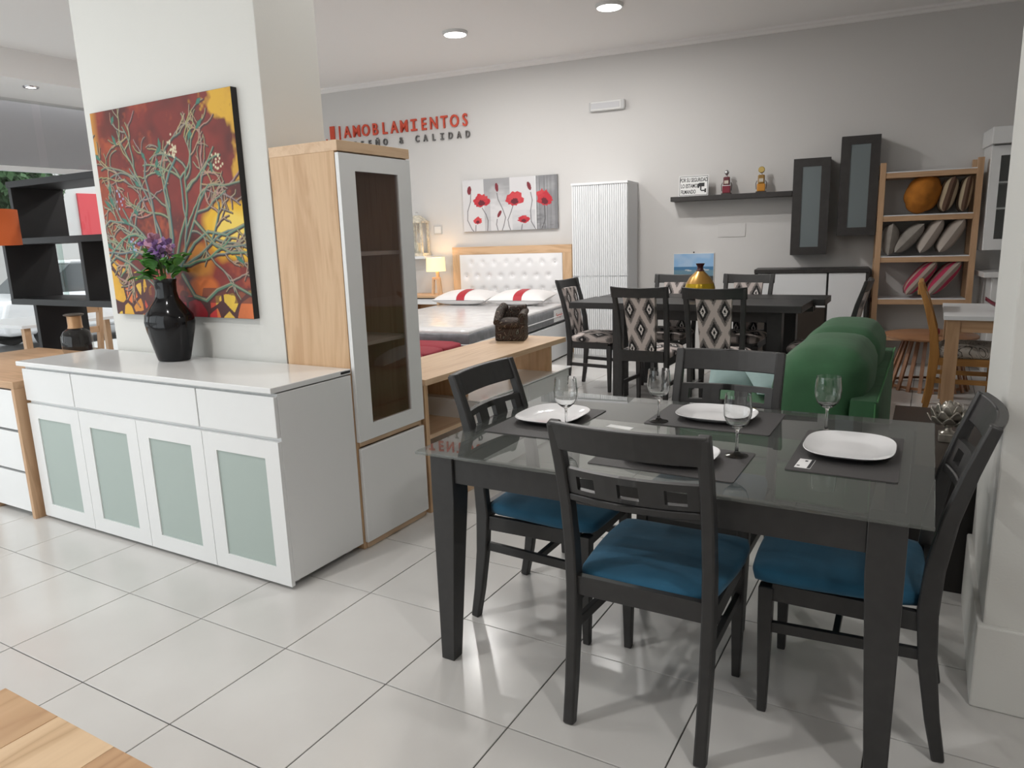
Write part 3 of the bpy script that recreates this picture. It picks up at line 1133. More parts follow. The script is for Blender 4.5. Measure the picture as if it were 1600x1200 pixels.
# --- tree painting on the column
P_ = Paint(400, 386, 1.07 / 1.12)
U_, V_ = P_.U, P_.V
n1, n2, n3 = fbm(386, 400, [4, 9, 20, 45], 1), fbm(386, 400, [5, 11, 24], 2), fbm(386, 400, [12, 30, 70], 3)
P_.img[:] = (0.185, 0.020, 0.014)
P_.blend((n1 - .42) * 3.2, (0.27, 0.030, 0.018))
P_.blend((.47 - n2) * 4.0, (0.085, 0.012, 0.010))
P_.blend((n3 - .58) * 4.0, (0.34, 0.060, 0.02))
P_.blend(np.clip((.16 - U_ - .22 * (n2 - .5)) * 7, 0, 1) * np.clip((V_ + n1 * .3 - .1), 0, 1) * .8, (0.50, 0.11, 0.03))
P_.blend((.055 - U_ + .1 * (n2 - .5)) * 16 * (V_ < .2), (0.56, 0.26, 0.04))
yel = np.clip(((U_ - .83) * 1.0 + (.10 - V_) * 1.3 + (n3 - .5) * .5) * 9, 0, 1)
P_.blend(yel * (V_ < .2), (0.66, 0.38, 0.03))
P_.blend(np.clip((U_ - .965 + (n3 - .5) * .22) * 22, 0, 1) * (V_ < .45), (0.60, 0.33, 0.03))
sun = np.exp(-(((U_ - .97) / .26) ** 2 + ((V_ - .60) / .155) ** 2))
P_.blend(np.clip((sun - .33 + (n2 - .5) * .35) * 5, 0, 1), (0.72, 0.42, 0.015))
P_.blend(np.clip((sun - .62 + (n2 - .5) * .3) * 5, 0, 1), (0.80, 0.58, 0.10))
org = np.exp(-(((U_ - .66) / .14) ** 2 + ((V_ - .73) / .12) ** 2))
P_.blend(np.clip((org - .4 + (n2 - .5) * .5) * 4, 0, 1), (0.52, 0.20, 0.03))
org = np.exp(-(((U_ - .68) / .13) ** 2 + ((V_ - .86) / .07) ** 2))
P_.blend(np.clip((org - .4 + (n2 - .5) * .4) * 4, 0, 1), (0.56, 0.13, 0.02))
# cobbled ground with dark outlines
rs = np.random.RandomState(5)
cx_, cy_ = rs.rand(46), .70 + .32 * rs.rand(46)
dd = np.stack([np.hypot(U_ - a, (V_ - b) * .95) for a, b in zip(cx_, cy_)], 0)
ds = np.sort(dd, 0)
ci = np.argmin(dd, 0)
edge = ds[1] - ds[0]
left_g = (V_ > .735 + .10 * np.sin(U_ * 9) - .05) & (U_ < .30)
right_g = (V_ > .90 - .12 * (U_ - .75)) & (U_ > .74)
mid_g = (V_ > .90) & (U_ > .22) & (U_ < .76)
pal = np.array([(0.62, 0.34, 0.03), (0.66, 0.42, 0.06), (0.55, 0.22, 0.03), (0.60, 0.15, 0.04), (0.70, 0.46, 0.05)])
pal2 = np.array([(0.36, 0.015, 0.03), (0.45, 0.03, 0.03), (0.26, 0.012, 0.02), (0.52, 0.06, 0.03)])
for gmask, pl in ((left_g, pal), (right_g, pal), (mid_g, pal2)):
    cc = pl[ci % len(pl)] * (.8 + .4 * n3[..., None])
    P_.img = np.where((gmask)[..., None], cc, P_.img)
    P_.img = np.where((gmask & (edge < .016))[..., None], np.array((0.07, 0.02, 0.02)), P_.img)
P_.blend(((V_ > .86) & (V_ < .93) & (U_ > .25) & (n2 > .45)) * .75, (0.10, 0.025, 0.02))
# branches
rb_ = random.Random(4)
TEALC, CREAM, DARK = (0.075, 0.20, 0.15), (0.36, 0.28, 0.18), (0.055, 0.02, 0.018)


def curve_pts(p0, ang, ln, curl, n=9):
    pts = [p0]
    a = ang
    for i in range(n):
        a += curl / n + rb_.uniform(-.30, .30)
        pts.append((pts[-1][0] + math.cos(a) * ln / n, pts[-1][1] - math.sin(a) * ln / n))
    return pts, a


def branch(p0, ang, ln, r, depth):
    pts, a = curve_pts(p0, ang, ln, rb_.uniform(-.6, .6))
    jobs.append((depth, pts, r))
    if depth < 3:
        for k in range(rb_.choice((2, 2, 3)) if depth else 4):
            i = rb_.randint(4, len(pts) - 1)
            branch(pts[i], a + rb_.choice((-1, 1)) * rb_.uniform(.35, .95), ln * rb_.uniform(.42, .66), r * .66, depth + 1)


jobs = []
for ang, ln in ((2.75, .36), (2.45, .42), (2.15, .46), (1.9, .5), (1.65, .52), (1.42, .5), (1.2, .48), (.95, .46), (.7, .42), (.42, .42), (.2, .36)):
    branch((.47 + .10 * math.cos(ang), .76 + .02 * rb_.uniform(-1, 1)), ang, ln, .0072, 0)
for pts in ([(.44, .78), (.40, .62), (.39, .45), (.36, .33), (.38, .25)], [(.47, .80), (.51, .62), (.51, .5), (.49, .40), (.54, .32), (.60, .26)]):
    jobs.append((0, pts, .009))
# low boughs reaching right and the big root
jobs.append((0, [(.55, .80), (.62, .90), (.70, .92), (.78, .87), (.88, .84), (1.0, .89)], .010))
jobs.append((0, [(.56, .74), (.66, .65), (.76, .60), (.88, .62), (1.0, .58)], .007))
jobs.append((0, [(.68, .55), (.80, .66), (.90, .70), (1.0, .70)], .007))
jobs.append((0, [(.48, .78), (.47, .88), (.50, .98)], .013))
jobs.append((0, [(.05, .70), (.16, .74), (.26, .80), (.34, .86)], .008))
jobs.sort(key=lambda j: -j[0])
for dep, pts, r in jobs:
    P_.line([(a + .004, b + .004) for a, b in pts], r + .0045, r * .5 + .003, DARK)
for dep, pts, r in jobs:
    tone = TEALC if dep < 2 else CREAM
    tone = tuple(c * rb_.uniform(.75, 1.25) for c in tone)
    P_.line(pts, r, r * .45 + .0008, tone)
    if dep < 2:
        P_.line([(a - r * .4, b - r * .3) for a, b in pts], r * .28 + .001, .0012, CREAM)
for k in range(30):      # leaves
    dep, pts, r = rb_.choice(jobs)
    i = rb_.randint(2, len(pts) - 1) if len(pts) > 3 else 1
    a = rb_.uniform(.5, 2.6)
    ln = rb_.uniform(.03, .07)
    p0 = pts[i]
    p1 = (p0[0] + ln * math.cos(a), p0[1] - ln * math.sin(a))
    mid = ((p0[0] + p1[0]) / 2, (p0[1] + p1[1]) / 2)
    P_.line([p0, mid], .004, .011, (0.03, 0.12, 0.10))
    P_.line([mid, p1], .011, .002, (0.03, 0.12, 0.10))
    P_.line([p0, mid], .002, .0075, (0.05, 0.18, 0.125))
    P_.line([mid, p1], .0075, .001, (0.05, 0.18, 0.125))
for cx0, cy0, n_ in ((.58, .22, 26), (.87, .29, 14), (.20, .66, 10), (.14, .43, 8)):
    for k in range(n_):
        q = (cx0 + rb_.gauss(0, .018), cy0 + rb_.gauss(0, .024))
        P_.seg(q, q, .0055, .0055, (0.62, 0.56, 0.38) if cx0 > .3 else (0.30, 0.36, 0.52))
t = thing('tree_painting', 'red and yellow canvas of tangled teal branches hanging on the left column', 'painting', (-0.14, 0.81, 1.095))
box('canvas_edge', plain('black_canvas_edge', (0.02, 0.018, 0.018), rough=0.7), t, 0, 1.118, -0.034, -0.0005, 0, 1.072, bevel=0.001)
P_.mesh('painted_canvas', PRINT, t, 0.001, 1.117, 0.001, 1.071, -0.0345)

# --- poppy painting on the back wall
P_ = Paint(260, 132, .655 / 1.30)
U_, V_ = P_.U, P_.V
n1, n2 = fbm(132, 260, [5, 12, 30], 8), fbm(132, 260, [3, 40], 9)
P_.img[:] = (0.66, 0.65, 0.66)
P_.blend(((U_ > .235) & (U_ < .51)) * np.clip(.95 - V_ * 1.2 + (n1 - .5) * 1.2, 0, .85), (0.28, 0.28, 0.29))
P_.blend(((U_ > .235) & (U_ < .30)) * .45, (0.34, 0.34, 0.36))
P_.blend(((U_ > .53) & (U_ < .78) & (V_ > .62)) * (.35 + (n1 - .5)), (0.40, 0.41, 0.43))
str_ = np.tile(np.random.RandomState(2).rand(260)[None, :], (132, 1))
P_.blend((U_ > .785) * 1.0, (0.20, 0.20, 0.21))
P_.blend((U_ > .785) * np.clip(str_ * .9 - .35 + (n1 - .5), 0, .8), (0.50, 0.50, 0.51))
P_.blend((U_ > .785) * np.clip((n2 - .5) * 2, 0, .7), (0.09, 0.09, 0.10))
P_.blend(((U_ > .775) & (U_ < .787)) * 1.0, (0.72, 0.72, 0.72))
SC_ = (0.08, 0.075, 0.08)
for pts in ([(.09, .24), (.085, .42), (.05, .6), (.045, .78), (.09, .96), (.11, 1.0)], [(.21, .55), (.25, .68), (.27, .8), (.265, .92), (.26, 1.0)], [(.375, .28), (.385, .40), (.43, .58), (.46, .75), (.44, .9), (.42, 1.0)],
            [(.37, .78), (.36, .88), (.375, 1.0)], [(.545, .52), (.52, .65), (.485, .8), (.495, .92), (.51, 1.0)], [(.73, .30), (.745, .45), (.725, .65), (.73, .85), (.76, .95), (.775, 1.0)], [(.135, .88), (.13, 1.0)], [(.635, .9), (.625, 1.0)],
            [(.87, .55), (.875, .8), (.855, .92), (.835, 1.0)]):
    P_.line(pts, .0035, .0035, SC_)
rp = random.Random(9)


def poppy(cx_0, cy_0, rx_, ry_, rot_, seed, bud=False):
    q = random.Random(seed)
    pts = []
    for k in range(26):
        a = 2 * PI * k / 26
        rr_ = (1 + (0 if bud else q.uniform(-.2, .14)))
        x_, y_ = rx_ * rr_ * math.cos(a), ry_ * rr_ * math.sin(a)
        if not bud and math.sin(a) > .3:
            y_ *= .75
        pts.append((cx_0 + x_ * math.cos(rot_) - y_ * math.sin(rot_) * .5, cy_0 + (x_ * math.sin(rot_) + y_ * math.cos(rot_))))
    ins = P_.poly(pts, (0.20, 0.018, 0.03) if bud else (0.50, 0.020, 0.035))
    if not bud:
        P_.blend(ins * np.clip((n1 - .45) * 5, 0, .8), (0.62, 0.06, 0.07))
        P_.poly([(cx_0 + (a - cx_0) * .42, cy_0 + ry_ * .25 + (b - cy_0) * .42) for a, b in pts], (0.13, 0.010, 0.02))


poppy(.075, .20, .022, .085, .1, 1, True)
poppy(.375, .17, .018, .085, -.1, 2, True)
poppy(.715, .18, .020, .085, -.3, 3, True)
poppy(.395, .68, .018, .075, .5, 4, True)
poppy(.205, .42, .095, .145, -.35, 5)
poppy(.56, .42, .095, .155, .25, 6)
poppy(.875, .44, .085, .19, -.4, 7)
poppy(.155, .80, .050, .085, .3, 8)
poppy(.65, .81, .060, .085, .25, 10)
t = thing('poppy_painting', 'wide canvas of red poppies on grey and white above the headboard', 'painting', wl(-1.518, 0, 1.54), WA)
box('canvas_edge', plain('grey_canvas_edge', (0.25, 0.25, 0.25), rough=0.7), t, 0, 1.30, -0.034, -0.0005, 0, 0.648, bevel=0.001)
P_.mesh('painted_canvas', PRINT, t, 0.001, 1.299, 0.001, 0.647, -0.0345)

# ================================================================== WALL SIGN
t = thing('wall_lettering', 'raised red and grey shop lettering AMOBLAMIENTOS on the back wall', 'sign', wl(-3.6, 0, 2.70), WA)


def letter(ch, u0, z0, size, mat, bold, sx_):
    if ch == 'I':                       # slab serif I of the monospaced lettering
        h_, w_, s_ = size * .69, size * .42, size * .115
        m = MB().box(-s_ / 2, s_ / 2, -.012, .012, s_, h_ - s_).box(-w_ / 2, w_ / 2, -.012, .012, 0, s_).box(-w_ / 2, w_ / 2, -.012, .012, h_ - s_, h_)
        m.build('letter', mat, t, loc=(u0 + 3.6, -0.018, z0 - 2.70))
        return
    text_mesh('letter', ch, size, mat, t, (u0 + 3.6, -0.018, z0 - 2.70), UPRIGHT, depth=0.012, bold=bold, sx=sx_)


word = 'AMOBLAMIENTOS'
for k, ch in enumerate(word):
    letter(ch, -3.245 + k * (1.80 / 12), 2.858, 0.212, REDLET, 0.003, 0.78)
word = 'DISEÑO & CALIDAD'
for k, ch in enumerate(word):
    if ch != ' ':
        letter(ch, -3.262 + k * (1.848 / 15), 2.716, 0.118, GREYLET, 0.0015, 0.75)
MB().box(0.072, 0.142, -0.03, -0.006, 0.155, 0.325).build('logo_block', REDLET, t)
MB().box(0.222, 0.236, -0.03, -0.006, 0.140, 0.318).build('logo_bar', REDLET, t)
MB().box(0.0, 0.012, -0.03, -0.006, 0.145, 0.165).build('logo_dot', REDLET, t)

# ================================================================== WALL FITTINGS
t = thing('emergency_light', 'white emergency light box high on the back wall', 'emergency light', wl(0.20, 0, 2.865), WA)
box('housing', WHITEP, t, 0, 0.43, -0.06, -0.0005, 0, 0.105, bevel=0.012)
box('lens', plain('translucent_lens', (0.6, 0.6, 0.62), rough=0.2), t, 0.03, 0.37, -0.064, -0.06, 0.022, 0.085, bevel=0.004)
box('end_cap', GREYP, t, 0.385, 0.425, -0.066, -0.06, 0.008, 0.097)
box('end_cap', GREYP, t, 0.005, 0.022, -0.066, -0.06, 0.008, 0.097)
t = thing('wall_switch', 'square grey switch plate on the wall left of the bed', 'switch', wl(-1.985, 0, 1.522), WA)
box('plate', GREYP, t, 0, 0.125, -0.012, -0.0005, 0, 0.115, bevel=0.003)
box('rocker', WHITEP, t, 0.015, 0.110, -0.016, -0.012, 0.015, 0.10)
tag(box('cover_plate', WALL, None, 0, 0.30, -0.006, -0.0005, 0, 0.145), 'blank cover plate on the wall below the dark shelf', 'cover plate')
o = bpy.data.objects['cover_plate']
o.location = wl(1.70, 0, 1.375)
o.rotation_euler = (0, 0, WA)

# ================================================================== BED
BW = 1.655
t = thing('double_bed', 'double bed with wooden framed white tufted headboard and grey mattress', 'bed', wl(-1.69, 0, 0), WA)
hb0, hb1 = 0.0, BW
box('headboard_post', WOODZ, t, 0, 0.11, -0.07, -0.012, 0, 1.245)
box('headboard_post', WOODZ, t, BW - 0.12, BW, -0.07, -0.012, 0, 1.245)
box('headboard_rail', WOODX, t, 0, BW, -0.07, -0.012, 1.245, 1.345)
m = MB()
bx = []
for r_, z in enumerate((0.63, 0.80, 0.97, 1.14)):
    for k in range(9):
        xx = 0.20 + k * 0.165 + (0.08 if r_ % 2 else 0)
        if xx < BW - 0.15:
            bx.append((xx, z))


def tuft(u_, v_):
    x, z = 0.11 + u_ * (BW - 0.23), 0.45 + v_ * 0.795
    y = -0.075
    y -= 0.02 * min(1, 8 * min(u_, 1 - u_)) * min(1, 8 * (1 - v_))
    dep = 0
    for a, b in bx:
        d2 = (x - a) ** 2 + (z - b) ** 2
        dep += 0.024 * math.exp(-d2 / 0.0011)
    return (x, y + dep, z)


m.grid(tuft, 110, 62)
m.add([(0.11, -0.03, 0.45), (BW - 0.12, -0.03, 0.45), (BW - 0.12, -0.03, 1.245), (0.11, -0.03, 1.245)], [(0, 1, 2, 3)])
UPH = plain('white_leatherette', (0.82, 0.81, 0.81), rough=0.45)
pn = m.build('tufted_panel', UPH, t, smooth=80)
for a, b in bx:
    MB().lathe([(0.0005, .005), (.009, .003), (.011, -.002)], 10).xform(Matrix.Rotation(PI / 2, 4, 'X')).build('button', UPH, pn, loc=(a, -0.071, b), smooth=60)
box('bed_base', WHITE_M, t, 0.02, BW, -2.80, -0.10, 0.02, 0.42, bevel=0.004)
MGREY = plain('grey_mattress_side', (0.17, 0.175, 0.185), rough=0.35, noise=0.25, nscale=12, bump=0.3, bscale=18)
MTOP = plain('mattress_top_in_film', (0.66, 0.65, 0.65), rough=0.18, noise=0.10, nscale=9, bump=0.35, bscale=10)
mm = MB().rbox(0.02, BW, -2.93, -0.10, 0.425, 0.63, 0.05).build('mattress', MGREY, t, smooth=60)
MB().rbox(0.035, BW - .015, -2.912, -0.115, 0.585, 0.645, 0.028).build('mattress_top', MTOP, mm, smooth=60)
pp = []
for a in range(64):
    pass
PIPE = plain('white_piping', (0.7, 0.7, 0.7), rough=0.5)
for z in (0.515,):
    m = MB()
    pts = [(0.018, -0.3, z), (0.018, -2.90, z), (0.03, -2.925, z), (0.05, -2.933, z), (BW - .05, -2.933, z), (BW - .012, -2.92, z), (BW + .002, -2.88, z), (BW + .002, -0.3, z)]
    m.tube(pts, 0.007, 6)
    m.build('piping', PIPE, mm)
box('brand_label', PAPER, mm, BW + .0005, BW + .003, -0.75, -0.30, 0.46, 0.60, bevel=0)
text_mesh('label_print', 'Serapio', 0.075, REDLET, mm, (BW + .0035, -0.56, 0.505), (PI / 2, 0, PI / 2), depth=0.0008)


def pillow_mesh(w_, d_, h_, n=14):
    m = MB()

    def f(u_, v_, s):
        a, b = 2 * u_ - 1, 2 * v_ - 1
        k = max(0, (1 - abs(a) ** 2.6)) ** .5 * max(0, (1 - abs(b) ** 2.6)) ** .5
        pin = 1 - .07 * (1 - abs(a)) * abs(b) - .0
        return (a * w_ / 2 * (1 - .05 * (1 - b * b)), b * d_ / 2 * (1 - .05 * (1 - a * a)), s * h_ / 2 * k)
    m.grid(lambda u_, v_: f(u_, v_, 1), n, n)
    m.grid(lambda u_, v_: f(u_, v_, -1), n, n)
    return m


PIL = plain('white_pillow_cotton', (0.82, 0.80, 0.79), rough=0.8, bump=0.15, bscale=12)
BAND = plain('red_label_band', (0.45, 0.020, 0.035), rough=0.5)
for uu, lab in ((0.40, 'white pillow with a red label band, nearer the bedside lamp'), (1.16, 'white pillow with a red label band, nearer the white wardrobe')):
    q = thing('bed_pillow', lab, 'pillow', wl(-1.69 + uu, 0.50, 0.648 + .085), WA, 'pillows on the bed')
    pb = pillow_mesh(0.74, 0.50, 0.17, 20).build('pillow_body', PIL, q, smooth=80)
    pb.rotation_euler = (0.10, 0, 0)
    bw = MB()

    def fb_(u_, v_):
        a, b = (u_ - .5) * .30, 1 - 1.55 * v_
        k = max(0, (1 - abs(a) ** 2.6)) ** .5 * max(0, (1 - abs(b) ** 2.6)) ** .5
        return (a * .37 + .03, -b * .25 * (1 - .05 * (1 - a * a)) * 1.003, .17 / 2 * k * 1.02 + .001)
    bw.grid(fb_, 3, 22)
    b2 = bw.build('label_band', BAND, q, smooth=80)
    b2.rotation_euler = (0.10, 0, 0)
    MB().tube([(-.36, -.245, 0), (-.2, -.238, .0), (0, -.236, 0), (.2, -.238, 0), (.36, -.245, 0)], .004, 5).build('piping', plain('grey_piping', (0.2, 0.2, 0.2), rough=0.6), q, rot=(0.10, 0, 0))
    for zz in (0.3, 0.5, 0.62):
        pass

# red upholstered trunk at the foot of the bed
t = thing('red_ottoman', 'red quilted bench cushion at the foot of the bed behind the console', 'ottoman', (-0.10, 3.02, 0), WA)
REDF = plain('red_fabric', (0.25, 0.012, 0.025), rough=0.75, bump=0.2, bscale=20)
box('base', plain('dark_red_fabric', (0.20, 0.012, 0.02), rough=0.8), t, -0.42, 0.44, -0.45, 0.52, 0.02, 0.44, bevel=0.01)
for k in range(3):
    MB().rbox(-0.43, 0.45, -0.46 + k * .33, -0.46 + (k + 1) * .33 - .004, 0.44, 0.565, 0.035, puff=.012).build('cushion_pad', REDF, t, smooth=60)

# ================================================================== BEDSIDE
t = thing('nightstand', 'wooden nightstand with white drawer beside the bed', 'nightstand', wl(-2.28, 0, 0), WA)
box('table_top', WOODX, t, 0, 0.56, -0.46, -0.01, 0.715, 0.745)
box('side_panel', WOODZ, t, 0.0, 0.03, -0.45, -0.01, 0, 0.715)
box('side_panel', WOODZ, t, 0.53, 0.56, -0.45, -0.01, 0, 0.715)
box('drawer', WHITE, t, 0.03, 0.53, -0.44, -0.03, 0.63, 0.70)
box('shelf', WOODX, t, 0.03, 0.53, -0.44, -0.02, 0.30, 0.325)
box('back_panel', WOODX, t, 0.03, 0.53, -0.02, -0.012, 0, 0.63)
t = thing('table_lamp', 'small lit table lamp with cream drum shade on a wooden A frame base', 'lamp', wl(-1.83, 0.28, 0.745), WA)
SHADE = emit('lit_lampshade', (1.0, 0.80, 0.46), 0.62)
m = MB()
n = 32
for r0, r1 in ((.122, .128), (.119, .125)):
    m.add([(r0 * math.cos(2 * PI * k / n), r0 * math.sin(2 * PI * k / n), .48) for k in range(n)] + [(r1 * math.cos(2 * PI * k / n), r1 * math.sin(2 * PI * k / n), .302) for k in range(n)],
          [(k, (k + 1) % n, n + (k + 1) % n, n + k) for k in range(n)])
m.build('lamp_shade', SHADE, t, smooth=60)
MB().bar([(-.062, 0, 0), (-.045, 0, .18), (-.04, 0, .215)], .03, .03).build('lamp_leg', WOODZ, t)
MB().bar([(.062, 0, 0), (.045, 0, .18), (.04, 0, .215)], .03, .03).build('lamp_leg', WOODZ, t)
box('cross_piece', WOODX, t, -.055, .055, -.018, .018, .195, .225)
MB().bar([(.03, .0, .0), (.02, 0, .3)], .035, .025).build('lamp_column', WOODZ, t)
MB().lathe([(.012, .3), (.014, .31), (.014, .33), (.03, .36), (.03, .38), (.0005, .41)], 12).build('bulb', emit('warm_bulb', (1.0, 0.75, 0.4), 4.0), t, smooth=60)
pl_ = bpy.data.lights.new('lamp_bulb_light', 'POINT')
pl_.energy = 2.2
pl_.color = (1.0, 0.68, 0.36)
pl_.shadow_soft_size = 0.04
po = bpy.data.objects.new('lamp_bulb_light', pl_)
po.parent = t
po.location = (0, 0, 0.45)
COL.objects.link(po)

# lantern on its wall shelf
t = thing('lantern_shelf', 'small white wall shelf carrying the lantern left of the bed', 'shelf', wl(-2.40, 0, 1.21), WA)
box('shelf_board', WHITE_M, t, 0, 0.385, -0.24, -0.0005, 0, 0.035)
t = thing('candle_lantern', 'weathered white candle lantern with pitched top on the wall shelf', 'lantern', wl(-2.16, 0.13, 1.245), WA)
LANT = plain('distressed_white_wood', (0.60, 0.55, 0.45), rough=0.8, noise=0.3, nscale=25)
box('base', LANT, t, -.125, .125, -.105, .105, 0, .04)
for sx_ in (-1, 1):
    for sy_ in (-1, 1):
        box('post', LANT, t, sx_ * .10 - .014, sx_ * .10 + .014, sy_ * .085 - .014, sy_ * .085 + .014, .04, .43)
    box('glass_bar', LANT, t, sx_ * .035 - .004, sx_ * .035 + .004, -.090, -.084, .04, .43, bevel=0)
box('head_frame', LANT, t, -.125, .125, -.105, .105, .43, .455)
MB().rings([[(-.115, -.095, .455), (.115, -.095, .455), (.115, .095, .455), (-.115, .095, .455)], [(-.03, -.03, .53), (.03, -.03, .53), (.03, .03, .53), (-.03, .03, .53)]]).build('roof', LANT, t)
MB().tube([(.025 * math.cos(a), 0, .545 + .025 * math.sin(a)) for a in [PI * k / 8 for k in range(9)]], .004, 6).build('ring_handle', CHROME, t)
box('pane', WINEGL, t, -.088, .088, -.083, -.080, .04, .43, bevel=0)
MB().lathe([(.035, .04), (.035, .17), (.03, .175), (.0005, .17)], 16).build('candle', plain('wax', (0.75, 0.68, 0.5), rough=0.5), t, smooth=40)

# ================================================================== WARDROBE
t = thing('white_wardrobe', 'tall white wardrobe with fluted doors standing right of the bed', 'wardrobe', wl(0.115, 0, 0), WA)
Wd = 0.66
box('carcass', WHITE_M, t, 0.0, Wd, -0.47, -0.01, 0.0, 2.02)
box('top_slab', WHITE_M, t, -0.004, Wd + .004, -0.495, -0.005, 2.005, 2.032)


def fluted(name, x0, x1, z0, z1):
    n = 13
    pts = []
    w_ = (x1 - x0) / n
    for k in range(n):
        a = x0 + k * w_
        pts += [(a, -.478), (a + w_ * .12, -.490), (a + w_ * .80, -.490), (a + w_ * .92, -.478)]
    pts += [(x1, -.478), (x1, -.4705), (x0, -.4705)]
    return MB().prism(pts, 2, z0, z1).build(name, WHITE_M, t)


for x0, x1 in ((0.002, Wd / 2 - .0015), (Wd / 2 + .0015, Wd - .002)):
    fluted('upper_door', x0, x1, 0.982, 2.0)
    fluted('lower_door', x0, x1, 0.05, 0.970)

# ================================================================== WALL SHELF AND ORNAMENTS
t = thing('wall_shelf', 'long dark floating wall shelf left of the dark wall cabinets', 'shelf', wl(1.20, 0, 1.785), WA)
box('shelf_board', WENGE, t, 0, 1.283, -0.22, -0.0005, 0, 0.052)
t = thing('security_sign', 'white security notice card propped on the dark wall shelf', 'sign', wl(1.28, 0.165, 1.837), WA)
LEAN = Matrix.Rotation(-0.16, 4, 'X')
m = MB().box(0, .325, -.002, .002, 0, .228)
m.xform(LEAN)
m.build('card', PAPER, t)
fr_ = MB().box(.008, .317, -.0032, -.0022, .008, .013).box(.008, .317, -.0032, -.0022, .215, .220).box(.008, .013, -.0032, -.0022, .013, .215).box(.312, .317, -.0032, -.0022, .013, .215)
fr_.xform(LEAN)
fr_.build('border', INK, t)
for txt, x_, z_, s_, al in (('POR SU SEGURIDAD', .163, .158, .062, 'CENTER'), ('LO ESTAMOS', .022, .093, .062, 'LEFT'), ('FILMANDO', .022, .028, .062, 'LEFT')):
    o = text_mesh('print', txt, s_, INK, t, LEAN @ Vector((x_, -.003, z_)), (PI / 2 - 0.16, 0, 0), depth=.0008, bold=.0009, align=al, sx=.54)
ic = MB()
ic.box(.222, .282, -.0034, -.0024, .102, .142).box(.205, .226, -.0034, -.0024, .088, .135).box(.236, .250, -.0034, -.0024, .060, .102).box(.245, .290, -.0034, -.0024, .050, .064).box(.284, .302, -.0034, -.0024, .036, .078)
ic.xform(LEAN)
ic.build('camera_icon', INK, t)
sb_ = MB().box(.29, .325, .002, .10, 0, .003)
sb_.add([(.20, .004, .0), (.20, .11, .0), (.20, .034, .2), (.203, .004, .0), (.203, .11, .0), (.203, .034, .2)], [(0, 1, 2), (3, 5, 4), (0, 3, 4, 1), (1, 4, 5, 2), (2, 5, 3, 0)])
sb_.build('stand', PAPER, t)


def pump(u0, body, lower, globe, label, round_top):
    t = thing('pump_figurine', label, 'figurine', wl(u0, 0.12, 1.837), WA, 'petrol pump figurines on the wall shelf')
    mb_ = plain('pump_' + label.split()[1], body, rough=0.3)
    ml = plain('pump_lower_' + label.split()[1], lower, rough=0.3)
    dk = plain('pump_base_dark', (0.05, 0.035, 0.03), rough=0.4)
    box('base', dk, t, -.052, .052, -.04, .04, 0, .016)
    box('lower_body', ml, t, -.042, .042, -.032, .032, .016, .095, bevel=.006)
    box('upper_body', mb_, t, -.035, .035, -.028, .028, .095, .19, bevel=.012)
    box('dial', plain('pump_dial', (0.55, 0.5, 0.42), rough=0.4), t, -.022, .022, -.0300, -.0282, .115, .150, bevel=0)
    MB().lathe([(.012, .19), (.01, .205), (.016, .21)], 12).build('neck', CHROME, t, smooth=40)
    if round_top:
        m = MB().lathe([(.0005, -.012), (.028, -.012), (.034, -.006), (.034, .006), (.028, .012), (.0005, .012)], 24)
        m.xform(Matrix.Translation((0, 0, .242)) @ Matrix.Rotation(PI / 2, 4, 'X'))
        m.build('globe', plain('brass', (0.55, 0.40, 0.14), rough=0.35, metal=.7), t, smooth=40)
        m = MB().lathe([(.0005, -.0145), (.024, -.0145), (.024, -.012)], 20)
        m.xform(Matrix.Translation((0, 0, .242)) @ Matrix.Rotation(-PI / 2, 4, 'X') @ Matrix.Scale(-1, 4, (0, 0, 1)))
        m.build('globe_face', plain('cream_enamel', (0.65, 0.58, 0.42), rough=0.4), t)
    else:
        m = MB().lathe([(.0005, -.028), (.018, -.022), (.027, -.006), (.027, .006), (.018, .022), (.0005, .028)], 20, c=(0, 0, .237))
        m.build('globe', CHROME, t, smooth=60)
        box('band', CHROME, t, -.043, .043, -.033, .033, .093, .100, bevel=0)
    for s in (-1, 1):
        MB().tube([(s * .044, 0, .13), (s * .056, 0, .10), (s * .05, 0, .04)], .004, 6).build('hose', dk, t)


pump(1.797, (0.12, 0.02, 0.03), (0.20, 0.012, 0.03), None, 'dark red toy petrol pump with a chrome ball on the wall shelf', False)
pump(2.160, (0.30, 0.17, 0.04), (0.55, 0.23, 0.02), None, 'amber yellow toy petrol pump with a round disc top on the wall shelf', True)


def wall_cab(u0, z0, label):
    t = thing('wall_cabinet', label, 'cabinet', wl(u0, 0, z0), WA, 'dark wall cabinets with frosted glass')
    w_, h_ = 0.357, 0.982
    m = MB().box(0, .018, -.28, -.0005, 0, h_).box(w_ - .018, w_, -.28, -.0005, 0, h_).box(.018, w_ - .018, -.28, -.0005, 0, .018).box(.018, w_ - .018, -.28, -.0005, h_ - .018, h_).box(.018, w_ - .018, -.012, -.0005, .018, h_ - .018)
    m.build('carcass', WENGE, t)
    a = .088
    m = MB().box(0, a, -.30, -.281, 0, h_).box(w_ - a, w_, -.30, -.281, 0, h_).box(a, w_ - a, -.30, -.281, 0, .082).box(a, w_ - a, -.30, -.281, h_ - .082, h_)
    d = m.build('door', WENGE, t)
    box('frosted_pane', FROSTD, d, a, w_ - a, -.293, -.287, .082, h_ - .082, bevel=0)
    return t


wall_cab(2.490, 1.168, 'dark wall cabinet with frosted door at the end of the wall shelf')
wall_cab(2.936, 1.354, 'dark wall cabinet with frosted door beside the bookcase')

